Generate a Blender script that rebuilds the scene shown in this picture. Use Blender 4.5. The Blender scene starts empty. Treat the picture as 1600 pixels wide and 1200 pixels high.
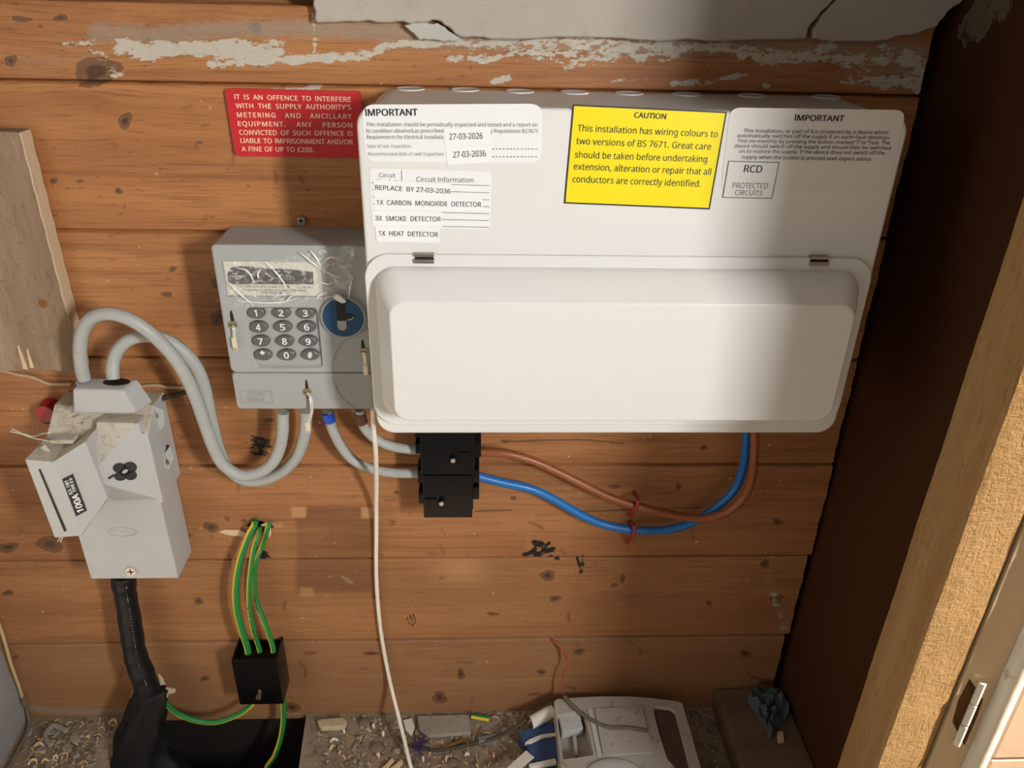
import bpy, bmesh, math, random
import numpy as np
from mathutils import Vector, Matrix
from mathutils.geometry import tessellate_polygon
random.seed(7); rng = np.random.default_rng(7)
S = bpy.context.scene
COL = S.collection

# ------------------------------------------------------------------ camera
FPX, PITCH, YAW, ROLL, CAMY, CAMZ = 1221.86, 0.48318, 0.047584, 0.024005, -0.77391, 0.935
def cam_axes():
    f = np.array([math.sin(YAW)*math.cos(PITCH), math.cos(YAW)*math.cos(PITCH), -math.sin(PITCH)])
    r = np.array([math.cos(YAW), -math.sin(YAW), 0]); u = np.cross(r, f)
    return math.cos(ROLL)*r+math.sin(ROLL)*u, -math.sin(ROLL)*r+math.cos(ROLL)*u, f
RT, UP, FW = cam_axes(); CPOS = np.array([0, CAMY, CAMZ])
cd = bpy.data.cameras.new('camera'); cam = bpy.data.objects.new('camera', cd); COL.objects.link(cam)
cd.sensor_width = 36; cd.sensor_fit = 'HORIZONTAL'; cd.lens = 36*FPX/1600; cd.clip_start = .01; cd.clip_end = 50
cam.matrix_world = Matrix(((RT[0], UP[0], -FW[0], 0), (RT[1], UP[1], -FW[1], CAMY), (RT[2], UP[2], -FW[2], CAMZ), (0, 0, 0, 1)))
S.camera = cam

# ------------------------------------------------------------------ light
S.view_settings.view_transform = 'Standard'; S.view_settings.look = 'None'
S.view_settings.gamma = 1; S.view_settings.use_curve_mapping = False
S.view_settings.exposure = 0.0
w = bpy.data.worlds.new('world'); S.world = w; w.use_nodes = True
w.node_tree.nodes['Background'].inputs[0].default_value = (1.0, .91, .80, 1)
w.node_tree.nodes['Background'].inputs[1].default_value = .29
def lamp(name, kind, loc, aim, energy, color, **k):
    d = bpy.data.lights.new(name, kind); d.energy = energy; d.color = color
    for a, b in k.items(): setattr(d, a, b)
    o = bpy.data.objects.new(name, d); COL.objects.link(o); o.location = loc
    o.rotation_euler = (Vector(aim)-Vector(loc)).to_track_quat('-Z', 'Y').to_euler()
    return o
# daylight falling in through the doorway, from the upper right behind the viewer
lamp('doorway_daylight', 'AREA', (1.034, -1.517, 1.12), (-.22, 0, .68), 5.7, (1, .99, .965), shape='RECTANGLE', size=.15, size_y=.44, spread=math.radians(75))
# sun raking past the door frame from the right
lamp('sun', 'SUN', (3, -.9, 3), (3-.966, -.9+.26, 3-1.43), 22.0, (1, .90, .76), angle=.012)

# ------------------------------------------------------------------ helpers
def ray(px, py): return (px-800)/FPX*RT-(py-600)/FPX*UP+FW
def Y(px, py, y):
    d = ray(px, py); return CPOS+d*(y-CAMY)/d[1]
def Z(px, py, z):
    d = ray(px, py); return CPOS+d*(z-CAMZ)/d[2]
def X(px, py, x):
    d = ray(px, py); return CPOS+d*x/d[0]
def pixels(v):
    v = v-CPOS; k = v@FW
    return 800+FPX*(v@RT)/k, 600-FPX*(v@UP)/k

class MB:
    def __init__(s): s.v = []; s.f = []; s.m = []; s.uv = None
    def add(s, v, f, m=0):
        n = len(s.v); s.v += [tuple(map(float, p)) for p in v]; s.f += [tuple(i+n for i in q) for q in f]; s.m += [m]*len(f); return s
    def box(s, x0, x1, y0, y1, z0, z1, m=0, bev=0, seg=2):
        v = [(x, y, z) for x in (x0, x1) for y in (y0, y1) for z in (z0, z1)]
        f = [(0, 1, 3, 2), (4, 6, 7, 5), (0, 4, 5, 1), (2, 3, 7, 6), (0, 2, 6, 4), (1, 5, 7, 3)]
        return s.solid(v, f, m, bev, seg)
    def solid(s, v, f, m=0, bev=0, seg=2, only=None):
        if not bev: return s.add(v, f, m)
        b = bmesh.new(); vs = [b.verts.new(p) for p in v]
        for q in f: b.faces.new([vs[i] for i in q])
        bmesh.ops.recalc_face_normals(b, faces=b.faces)
        eds = [e for e in b.edges if len(e.link_faces) == 2 and e.calc_face_angle() > .25]
        bmesh.ops.bevel(b, geom=eds, offset=bev, segments=seg, affect='EDGES', profile=.5)
        b.verts.index_update()
        s.add([p.co for p in b.verts], [[p.index for p in q.verts] for q in b.faces], m); b.free(); return s
    def prism(s, pts, yf, yb, m=0, bev=0, seg=2):
        """outline pts (x,z) extruded from yf to yb"""
        n = len(pts)
        v = [(p[0], yf, p[1]) for p in pts]+[(p[0], yb, p[1]) for p in pts]
        f = [tuple(range(n)), tuple(range(2*n-1, n-1, -1))]+[(i, i+n, (i+1) % n+n, (i+1) % n) for i in range(n)]
        return s.solid(v, f, m, bev, seg)
    def loft(s, rings, m=0, cap0=True, cap1=True):
        n = len(rings[0]); v = [p for r in rings for p in r]; f = []
        for k in range(len(rings)-1):
            for i in range(n):
                j = (i+1) % n; f.append((k*n+i, k*n+j, (k+1)*n+j, (k+1)*n+i))
        if cap0: f.append(tuple(range(n-1, -1, -1)))
        if cap1: f.append(tuple((len(rings)-1)*n+i for i in range(n)))
        return s.add(v, f, m)
    def cyl(s, c, axis, r, h, n=20, m=0, r2=None):
        c = Vector(c); a = Vector(axis).normalized(); t = a.orthogonal().normalized(); b = a.cross(t)
        if r2 is None: r2 = r
        R = []
        for k, rr in ((0, r), (1, r2)):
            R.append([c+a*h*k+(t*math.cos(2*math.pi*i/n)+b*math.sin(2*math.pi*i/n))*rr for i in range(n)])
        return s.loft(R, m)
    def tube(s, pts, r, n=14, m=0, stripe=None, closed=False):
        """stripe=(angle,width,mat): faces near that angle (in a frame whose 0 is +X-ish across the viewer) get mat"""
        P = [Vector(p) for p in pts]; L = len(P); rr = r if hasattr(r, '__len__') else [r]*L
        v = []; mats = []; f = []
        for i in range(L):
            t = (P[min(i+1, L-1)]-P[max(i-1, 0)])
            if t.length < 1e-9: t = Vector((0, 0, 1))
            t.normalize(); ref = Vector((0, -1, 0)); b = ref-t*ref.dot(t)
            if b.length < .15: b = Vector((0, 0, 1))-t*t.z
            b.normalize(); a = t.cross(b)
            for k in range(n):
                q = 2*math.pi*k/n; v.append(P[i]+(a*math.cos(q)+b*math.sin(q))*rr[i])
        for i in range(L-1):
            for k in range(n):
                j = (k+1) % n; f.append((i*n+k, i*n+j, (i+1)*n+j, (i+1)*n+k)); mm = m
                if stripe:
                    d = (2*math.pi*(k+.5)/n-stripe[0]+math.pi) % (2*math.pi)-math.pi
                    if abs(d) < stripe[1]: mm = stripe[2]
                mats.append(mm)
        n0 = len(s.v); s.v += [tuple(p) for p in v]; s.f += [tuple(i+n0 for i in q) for q in f]; s.m += mats
        s.f += [tuple(n0+k for k in range(n-1, -1, -1)), tuple(n0+(L-1)*n+k for k in range(n))]; s.m += [m, m]
        return s

def spline(pts, per=10):
    """Catmull-Rom through 3-D points"""
    P = [np.array(p, float) for p in pts]; P = [2*P[0]-P[1]]+P+[2*P[-1]-P[-2]]; o = []
    for i in range(1, len(P)-2):
        for k in range(per):
            t = k/per; a, b, c, d = P[i-1:i+3]
            o.append(.5*((2*b)+(-a+c)*t+(2*a-5*b+4*c-d)*t*t+(-a+3*b-3*c+d)*t**3))
    o.append(P[-2]); return o
def path(pl, per=8):
    """[(px,py,y)...] on the planes y"""
    return spline([Y(a, b, c) for a, b, c in pl], per)

def rrect(x0, x1, z0, z1, r, y, seg=8):
    o = []
    for cx, cz, a in ((x1-r, z1-r, 0), (x0+r, z1-r, 90), (x0+r, z0+r, 180), (x1-r, z0+r, 270)):
        for k in range(seg+1):
            q = math.radians(a+90*k/seg); o.append((cx+r*math.cos(q), y, cz+r*math.sin(q)))
    return o
def ell(cx, cz, rx, rz, y, n=28): return [(cx+rx*math.cos(2*math.pi*k/n), y, cz+rz*math.sin(2*math.pi*k/n)) for k in range(n)]

WL = {}
def put(o, parent, loc):
    COL.objects.link(o)
    if parent is not None:
        o.parent = parent; p = WL[parent.name]; o.location = (loc[0]-p[0], loc[1]-p[1], loc[2]-p[2])
    else: o.location = loc
    WL[o.name] = tuple(loc)
def obj(name, mb, mats, parent=None, smooth=True, ang=.6, origin=None):
    v = np.array(mb.v)
    if origin is None:
        origin = (v[:, 0].mean(), v[:, 1].mean(), v[:, 2].min()) if parent is None else WL[parent.name]
    origin = np.array(origin, float)
    me = bpy.data.meshes.new(name); me.from_pydata([tuple(p) for p in v-origin], [], mb.f)
    if not isinstance(mats, (list, tuple)): mats = [mats]
    for m in mats: me.materials.append(m)
    if len(mats) > 1: me.polygons.foreach_set('material_index', mb.m)
    b = bmesh.new(); b.from_mesh(me); bmesh.ops.recalc_face_normals(b, faces=b.faces); b.to_mesh(me); b.free()
    if smooth:
        me.polygons.foreach_set('use_smooth', [True]*len(me.polygons)); me.set_sharp_from_angle(angle=ang)
    o = bpy.data.objects.new(name, me); put(o, parent, origin)
    if smooth and len(me.vertices) > 8: wn = o.modifiers.new('weighted_normal', 'WEIGHTED_NORMAL'); wn.keep_sharp = True; wn.weight = 50
    return o
def tag(o, label, cat, group=None):
    o['label'] = label; o['category'] = cat
    if group: o['group'] = group
    return o
def empty(name, loc, label, cat, group=None):
    o = bpy.data.objects.new(name, None); o.empty_display_size = .02; put(o, None, loc); return tag(o, label, cat, group)
def struct(o): o['kind'] = 'structure'; return o

# ------------------------------------------------------------------ lettering
_fc = {}
try:   # the sans-serif that ships with Blender; its built-in face otherwise
    import os
    FONT = bpy.data.fonts.load(os.path.join(bpy.utils.system_resource('DATAFILES'), 'fonts', 'NotoSansHebrew-Regular.woff2'))
except Exception: FONT = None

def glyphs(txt, bold=0, space=1.0, wspace=1.0):
    txt = txt.replace('I', 'l') if FONT else txt
    k = (txt, bold, space, wspace)
    if k in _fc: return _fc[k]
    c = bpy.data.curves.new('t', 'FONT'); c.body = txt; c.size = 1
    if FONT: c.font = FONT
    c.resolution_u = 2; c.space_character = space; c.space_word = wspace; c.fill_mode = 'FRONT'
    o = bpy.data.objects.new('t', c); COL.objects.link(o); dg = bpy.context.evaluated_depsgraph_get(); dg.update()
    me = bpy.data.meshes.new_from_object(o.evaluated_get(dg))
    v = np.array([(p.co[0], p.co[1], 0) for p in me.vertices]) if len(me.vertices) else np.zeros((0, 3)); f = [tuple(p.vertices) for p in me.polygons]
    bpy.data.objects.remove(o); bpy.data.curves.remove(c); bpy.data.meshes.remove(me)
    if bold and len(v):   # heavier weight: the same outline laid over itself a hair apart
        n = len(v); sh = [(-bold, 0, 0), (bold, 0, 1), (0, bold*.6, 2), (0, -bold*.6, 3)]
        v = np.concatenate([v+np.array(d) for d in sh]); f = [tuple(i+n*q for i in p) for q in range(4) for p in f]
    _fc[k] = (v, f); return _fc[k]
CAP = glyphs('H')[0][:, 1].max()
def letter(mb, txt, a, b, cap, y, bold=0, space=1.0, wspace=1.0, m=0):
    """text from pixel a to pixel b along its baseline, cap height in pixels, standing on the plane y"""
    v, f = glyphs(txt, bold, space, wspace)
    A = Y(*a, y); B = Y(*b, y); H = Y(a[0], a[1]-cap, y)
    ux = (B-A); L = np.linalg.norm(ux); ux = ux/L; uz = np.array([-ux[2], 0, ux[0]]); h = abs((H-A)@uz)
    x0, x1 = v[:, 0].min(), v[:, 0].max()
    P = [A+ux*(p[0]-x0)/(x1-x0)*L+uz*p[1]/CAP*h-np.array([0, 2.5e-5*p[2], 0]) for p in v]
    return mb.add(P, f, m)
def letter3(mb, txt, O, ux, uz, L, h, bold=0, m=0, space=1.0):
    v, f = glyphs(txt, bold, space); x0, x1 = v[:, 0].min(), v[:, 0].max(); O = np.array(O)
    return mb.add([O+np.array(ux)*(p[0]-x0)/(x1-x0)*L+np.array(uz)*p[1]/CAP*h-np.cross(ux, uz)*2.5e-5*p[2]*(-1 if np.cross(ux, uz)[1] < 0 else 1) for p in v], f, m)
def quad(mb, pts, y, t=.0003, m=0, r=0, corners=(0, 1, 2, 3)):
    """flat sticker: pixel corners on the plane y, optional rounded corners (r in metres)"""
    P = [Y(*p, y) for p in pts]; o = []
    for i, p in enumerate(P):
        if r and i in corners:
            a = P[i-1]-p; b = P[(i+1) % len(P)]-p; a = a/np.linalg.norm(a)*r; b = b/np.linalg.norm(b)*r
            for k in range(7):
                s = k/6; o.append(p+a*(1-s)**2+b*s*s)
        else: o.append(p)
    return mb.prism([(q[0], q[2]) for q in o], y, y+t, m)

# ------------------------------------------------------------------ materials
class N:
    def __init__(s, name):
        s.mat = bpy.data.materials.new(name); s.mat.use_nodes = True; s.t = s.mat.node_tree; s.b = s.t.nodes['Principled BSDF']
    def n(s, typ, **k):
        x = s.t.nodes.new('ShaderNode'+typ)
        for a, b in k.items():
            if a[0] == '_': setattr(x, a[1:], b)
        return x
    def set(s, sock, val):
        if hasattr(val, 'is_output'): s.t.links.new(val, sock)
        elif hasattr(val, 'outputs'): s.t.links.new(val.outputs[0], sock)
        else:
            if isinstance(val, tuple) and len(val) == 3 and sock.type == 'RGBA': val = val+(1,)
            sock.default_value = val
    def noise(s, vec, scale, detail=3, rough=.6, dist=0, dim='3D'):
        x = s.n('TexNoise'); s.set(x.inputs['Scale'], scale); s.set(x.inputs['Detail'], detail); s.set(x.inputs['Roughness'], rough); s.set(x.inputs['Distortion'], dist)
        if vec is not None: s.set(x.inputs['Vector'], vec)
        return x.outputs['Fac']
    def math(s, op, a, b=0.0, c=None, clamp=False):
        x = s.n('Math', _operation=op, _use_clamp=clamp); s.set(x.inputs[0], a); s.set(x.inputs[1], b)
        if c is not None: s.set(x.inputs[2], c)
        return x.outputs[0]
    def step(s, v, lo, hi, a=0.0, b=1.0):
        x = s.n('MapRange', _interpolation_type='SMOOTHSTEP'); s.set(x.inputs[0], v); s.set(x.inputs[1], lo); s.set(x.inputs[2], hi); s.set(x.inputs[3], a); s.set(x.inputs[4], b)
        return x.outputs[0]
    def mix(s, f, a, b, mode='MIX'):
        x = s.n('Mix', _data_type='RGBA', _blend_type=mode); s.set(x.inputs[0], f); s.set(x.inputs[6], a); s.set(x.inputs[7], b); return x.outputs[2]
    def scale(s, vec, k):
        x = s.n('VectorMath', _operation='MULTIPLY'); s.set(x.inputs[0], vec); s.set(x.inputs[1], k); return x.outputs[0]
    def coord(s): return s.n('TexCoord').outputs['Object']
    def bump(s, h, strength=.3, dist=.001):
        x = s.n('Bump'); s.set(x.inputs['Strength'], strength); s.set(x.inputs['Distance'], dist); s.set(x.inputs['Height'], h); s.set(s.b.inputs['Normal'], x.outputs[0])
    def out(s, col, rough=.5, spec=.5, metal=0.0):
        s.set(s.b.inputs['Base Color'], col); s.set(s.b.inputs['Roughness'], rough); s.set(s.b.inputs['Specular IOR Level'], spec); s.set(s.b.inputs['Metallic'], metal); return s.mat
def plain(name, col, rough=.5, spec=.5, metal=0, var=.12, vs=40, bump=0, bs=300, dirt=None):
    s = N(name); c = s.coord(); f = s.noise(c, vs, 4)
    d = tuple(max(0, x*(1-var)) for x in col); l = tuple(min(1, x*(1+var)) for x in col)
    k = s.mix(f, d, l)
    if dirt: k = s.mix(s.step(s.noise(c, dirt[1], 5, .7), dirt[2], dirt[2]+.12, 0, dirt[3]), k, dirt[0])
    if bump: s.bump(s.noise(c, bs, 3), bump, .0005)
    return s.out(k, rough, spec, metal)

def timber_wall():
    s = N('pine_boards')
    g = s.n('Attribute', _attribute_name='grain').outputs['Vector']
    a1 = s.n('Attribute', _attribute_name='marks'); a2 = s.n('Attribute', _attribute_name='stains'); a3 = s.n('Attribute', _attribute_name='tone')
    sp = s.n('SeparateColor'); s.set(sp.inputs[0], a1.outputs['Color']); knot, paint, soot_and_hole = sp.outputs
    sp2 = s.n('SeparateColor'); s.set(sp2.inputs[0], a2.outputs['Color']); light, dark, wash = sp2.outputs
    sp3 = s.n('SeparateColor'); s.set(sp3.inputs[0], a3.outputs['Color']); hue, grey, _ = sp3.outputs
    wide = s.noise(s.scale(g, (2.2, 9, 26)), 1, 3, .55, .4)
    lines = s.noise(s.scale(g, (3.5, 11, 130)), 1, 4, .62, .5)
    fine = s.noise(s.scale(g, (16, 13, 520)), 1, 3, .65)
    blot = s.noise(s.scale(g, (9, 7, 16)), 1, 4, .6)
    speck = s.noise(s.scale(g, (90, 30, 260)), 1, 2, .5)
    base = s.mix(s.step(wide, .3, .7), (.43, .188, .066), (.33, .13, .044))
    base = s.mix(s.step(lines, .50, .70, 0, .5), base, (.17, .055, .018))
    base = s.mix(s.step(fine, .48, .68, 0, .62), base, (.20, .075, .026))
    base = s.mix(s.step(blot, .52, .74, 0, .45), base, (.24, .085, .03))
    base = s.mix(s.step(speck, .68, .74, 0, .5), base, (.07, .024, .010))
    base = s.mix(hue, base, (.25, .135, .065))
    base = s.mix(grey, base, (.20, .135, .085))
    iso = s.noise(s.scale(g, (140, 40, 180)), 1, 4, .65)
    kn = s.math('ADD', knot, s.math('MULTIPLY', s.math('SUBTRACT', iso, .5), .55)); kn = s.math('MULTIPLY', kn, s.step(knot, .02, .2))
    base = s.mix(s.step(kn, .08, .30, 0, .35), base, (.42, .21, .085)); base = s.mix(s.step(kn, .27, .45, 0, .75), base, (.10, .042, .017)); base = s.mix(s.step(kn, .44, .66, 0, .6), base, (.17, .085, .045)); base = s.mix(s.step(kn, .78, 1.05, 0, .85), base, (.045, .020, .010))
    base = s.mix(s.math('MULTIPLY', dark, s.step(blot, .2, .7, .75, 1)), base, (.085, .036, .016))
    base = s.mix(light, base, (.50, .27, .12))
    n1 = s.noise(s.scale(g, (60, 20, 130)), 1, 5, .7); n2 = s.noise(s.scale(g, (150, 20, 420)), 1, 4, .7)
    wa = s.step(s.math('ADD', wash, s.math('MULTIPLY', s.math('SUBTRACT', n2, .5), 1.1)), .35, .8, 0, .75)
    base = s.mix(wa, base, (.30, .235, .175))
    pa = s.step(s.math('ADD', paint, s.math('MULTIPLY', s.math('SUBTRACT', s.math('MULTIPLY_ADD', n2, .45, s.math('MULTIPLY', n1, .55)), .5), 3.4)), .50, .62)
    base = s.mix(pa, base, s.mix(n2, (.40, .355, .285), (.56, .515, .43)))
    so = s.step(s.math('ADD', soot_and_hole, s.math('MULTIPLY', s.math('SUBTRACT', n1, .5), 2.4)), .55, .68)
    base = s.mix(so, base, (.012, .010, .009))
    fl = s.noise(s.scale(g, (130, 40, 130)), 1, 2, .5)
    base = s.mix(s.step(fl, .745, .77, 0, .8), base, (.58, .45, .32))
    h = s.math('ADD', s.math('MULTIPLY', lines, -.5), s.math('MULTIPLY', fine, -.35)); h = s.math('ADD', h, s.math('MULTIPLY', pa, .55))
    s.bump(h, .5, .0010)
    return s.out(base, s.step(fine, .3, .8, .42, .62), .35)
def rough_timber(name, c0, c1, cd, vert=True, bump=.5, spk=.5):
    s = N(name); c = s.coord(); k = (60, 60, 5) if vert else (5, 60, 60)
    big = s.noise(s.scale(c, tuple(x*.5 for x in k)), 1, 4, .6); fib = s.noise(s.scale(c, (220, 220, 45) if vert else (90, 300, 300)), 1, 4, .65, 1.2)
    saw = s.noise(s.scale(c, (70, 70, 150) if vert else (150, 70, 70)), 1, 5, .7, 1.5)
    col = s.mix(s.step(big, .3, .7), c0, c1); col = s.mix(s.step(fib, .5, .72, 0, spk), col, cd)
    col = s.mix(s.step(saw, .58, .72, 0, spk*.8), col, cd)
    s.bump(s.math('ADD', fib, saw), bump, .0016); return s.out(col, .8, .2)
def floor_dust():
    s = N('dusty_floor'); c = s.coord(); n = s.noise(c, 14, 5, .65); m = s.noise(c, 70, 5, .7); f = s.noise(c, 420, 3, .7)
    col = s.mix(s.step(n, .35, .65), (.24, .185, .135), (.34, .265, .195)); col = s.mix(s.step(m, .5, .66, 0, .8), col, (.12, .085, .055))
    col = s.mix(s.step(f, .58, .68, 0, .7), col, (.46, .38, .26)); col = s.mix(s.step(f, .30, .40, .7, 0), col, (.075, .052, .035))
    s.bump(s.math('ADD', m, s.math('MULTIPLY', f, .6)), .9, .002); return s.out(col, .9, .15)
def plaster(name, c0, c1, stain):
    s = N(name); c = s.coord(); n = s.noise(s.scale(c, (6, 6, 14)), 1, 5, .65, .5); m = s.noise(c, 45, 5, .7); f = s.noise(s.scale(c, (12, 60, 200)), 1, 3)
    col = s.mix(n, c0, c1); col = s.mix(s.step(m, .55, .75, 0, .5), col, stain); col = s.mix(s.step(f, .62, .72, 0, .35), col, (.45, .43, .38))
    s.bump(s.math('ADD', n, m), .35, .002); return s.out(col, .7, .3)
def film_mat():
    s = N('clear_film'); c = s.coord(); t = s.n('BsdfTransparent'); g = s.n('BsdfPrincipled'); mx = s.n('MixShader')
    g.inputs['Base Color'].default_value = (.80, .79, .76, 1); g.inputs['Roughness'].default_value = .22
    lw = s.n('LayerWeight'); lw.inputs['Blend'].default_value = .35
    w1 = s.step(s.noise(s.scale(c, (60, 60, 110)), 1, 5, .7, 2.5), .48, .68, .09, .62)
    w1 = s.math('ADD', w1, s.math('MULTIPLY', lw.outputs['Facing'], .25), None, True)
    s.set(mx.inputs[0], w1); s.set(mx.inputs[1], t); s.set(mx.inputs[2], g)
    s.t.links.new(mx.outputs[0], s.t.nodes['Material Output'].inputs[0]); return s.mat

DUST = (.42, .36, .27)
M = dict(
    wall=timber_wall(), white=plain('powder_coat_white', (.675, .665, .64), .38, .45, var=.015), flap=plain('flap_white', (.685, .675, .65), .33, .45, var=.015),
    label=plain('label_white', (.76, .77, .765), .3, .5, var=.02), tape=plain('printed_tape', (.79, .80, .80), .28, .5, var=.02), clear=plain('pale_label', (.68, .655, .63), .22, .5, var=.02),
    ink=plain('black_ink', (.02, .02, .022), .45), grey_ink=plain('grey_ink', (.13, .13, .13), .5), yellow=plain('yellow_label', (.80, .66, .004), .35, var=.03), green_ink=plain('green_ink', (.03, .12, .08), .5),
    red=plain('red_enamel', (.50, .012, .018), .5, var=.1, dirt=((.35, .05, .04), 60, .62, .4)), cream=plain('cream_print', (.80, .55, .38), .5),
    meter=plain('meter_grey', (.335, .345, .335), .5, .4, var=.05, bump=.12, bs=1500), meterc=plain('meter_cover_grey', (.325, .33, .315), .52, .4, var=.05, bump=.12, bs=1500), key=plain('key_grey', (.105, .105, .10), .28, .6, var=.1),
    lcd=plain('display_dark', (.030, .028, .022), .2, .6, var=.3, vs=150), plate=plain('rating_plate', (.62, .60, .52), .5, var=.06), black=plain('slot_black', (.006, .006, .006), .6), blue=plain('blue_ring', (.012, .062, .14), .35, .5, var=.1, dirt=((.3, .34, .36), 300, .72, .7)),
    bakelite=plain('black_plastic', (.004, .004, .0045), .22, .22, var=.2), zinc=plain('zinc_screw', (.60, .58, .54), .32, .5, .9, var=.15), brass=plain('brass_screw', (.50, .40, .24), .35, .5, .9, var=.2),
    steel=plain('clip_steel', (.36, .31, .26), .3, .5, .85, var=.15), cut=plain('cutout_grey', (.43, .43, .42), .42, .45, var=.05, dirt=(DUST, 90, .66, .35)), cutd=plain('cutout_dusty', (.50, .46, .39), .7, .3, var=.15, dirt=((.36, .29, .19), 120, .50, .7), bump=.3),
    tail=plain('grey_cable', (.36, .37, .35), .45, .4, var=.12, dirt=((.25, .22, .18), 70, .6, .5)), brown=plain('brown_cable', (.27, .085, .028), .38, .45, var=.05), bluec=plain('blue_cable', (.012, .155, .48), .36, .45, var=.05),
    green=plain('earth_green', (.012, .20, .045), .4, .45, var=.08), eyel=plain('earth_yellow', (.70, .52, .05), .4, .45, var=.06), sheath=plain('black_sheath', (.008, .009, .011), .38, .3, var=.3, dirt=((.09, .09, .09), 120, .62, .5)), tar=plain('tarry_wrap', (.007, .0065, .0065), .65, .25, var=.5, bump=1, bs=90, dirt=((.09, .08, .07), 60, .62, .5)),
    whitec=plain('white_cable', (.80, .75, .65), .4, .4, var=.03), clip=plain('red_clip', (.30, .03, .02), .4), bluet=plain('blue_tape', (.01, .07, .42), .4), brownt=plain('brown_tape', (.09, .035, .018), .45),
    part=plain('dark_partition', (.055, .019, .006), .7, .2, var=.12, vs=8), stud=rough_timber('sawn_timber', (.46, .295, .135), (.37, .215, .085), (.20, .105, .04)), beam=rough_timber('old_beam', (.19, .125, .075), (.13, .08, .045), (.06, .035, .02), False), ply=rough_timber('weathered_board', (.36, .265, .18), (.23, .155, .095), (.13, .085, .05), True, .3, .6), plyedge=rough_timber('board_edge', (.60, .47, .33), (.52, .39, .26), (.32, .22, .14), True, .3, .4),
    paintw=plain('old_gloss_paint', (.66, .52, .34), .3, .5, var=.12, vs=20, dirt=((.24, .15, .08), 30, .68, .7), bump=.2, bs=60), gloss=plain('white_gloss', (.80, .77, .68), .3, .5, var=.06, dirt=((.36, .2, .09), 40, .62, .8), bump=.3, bs=50), rawwood=plain('chipped_wood', (.20, .095, .035), .8, .2, var=.4, bump=.8, bs=90),
    deck=plain('pale_planks', (.50, .35, .24), .7, .2, var=.12, vs=25, dirt=((.3, .17, .08), 30, .68, .6)), floor=floor_dust(), pit=plain('pit_soil', (.02, .017, .014), .95, .1), slabwood=plain('floor_edge', (.19, .145, .105), .9, .2, var=.25, bump=.6, bs=80),
    plaster=plaster('aged_plaster', (.37, .33, .285), (.48, .435, .375), (.33, .28, .19)), plasterw=plaster('grey_plaster', (.34, .335, .33), (.27, .265, .26), (.22, .2, .18)), flake=plaster('pale_flake', (.42, .405, .36), (.50, .48, .425), (.36, .34, .28)),
    smear=plain('old_smear', (.145, .11, .075), .9, .1, var=.35, vs=70, dirt=((.06, .025, .01), 70, .5, .8)), film=film_mat(), crease=plain('glint_white', (.78, .77, .74), .3, .6), old=plain('aged_plastic', (.42, .395, .345), .55, .3, var=.12, dirt=((.23, .17, .11), 55, .56, .7), bump=.2, bs=200), oldw=plain('aged_plastic_clean', (.50, .52, .50), .45, .3, var=.06, dirt=((.3, .26, .2), 80, .6, .5)), smoked=plain('dirty_window', (.085, .06, .05), .3, .5, var=.4, vs=60, dirt=((.2, .15, .12), 50, .58, .7)),
    navy=plain('blue_plastic', (.035, .075, .19), .5, .4, var=.25, vs=60, dirt=((.22, .18, .14), 70, .56, .6)), card=plain('white_card', (.70, .68, .62), .6, .3, var=.06), cloth=plain('blue_cloth', (.085, .112, .125), .95, .1, var=.25, vs=150, bump=1, bs=900), chip=plain('fresh_wood', (.66, .48, .29), .7, .2, var=.2, vs=80), shav=plain('shavings', (.42, .32, .20), .85, .1, var=.35, vs=50), straw=plain('straw_wire', (.52, .40, .20), .6), grub=plain('grey_rubble', (.30, .27, .23), .9, .1, var=.3, vs=60, bump=.8, bs=200), hess=plain('hessian', (.46, .38, .25), .95, .1, var=.25, vs=120, bump=.8, bs=400), purple=plain('purple_fluff', (.07, .035, .12), .95), redw=plain('old_red_wire', (.33, .07, .045), .45), gcab=plain('dirty_grey_cable', (.15, .12, .085), .6, .3, var=.25), rwire=plain('old_wire', (.42, .30, .18), .6, var=.25), dwire=plain('dark_wire', (.05, .04, .03), .6, var=.3), redcap=plain('bolt_head', (.30, .008, .01), .4), metal=plain('grey_strip', (.22, .23, .22), .5, .4, .3), wireseal=plain('seal_wire', (.72, .70, .62), .35, .5, .6), sealtag=plain('seal_tag', (.74, .66, .48), .4, .5, .3),
)

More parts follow.
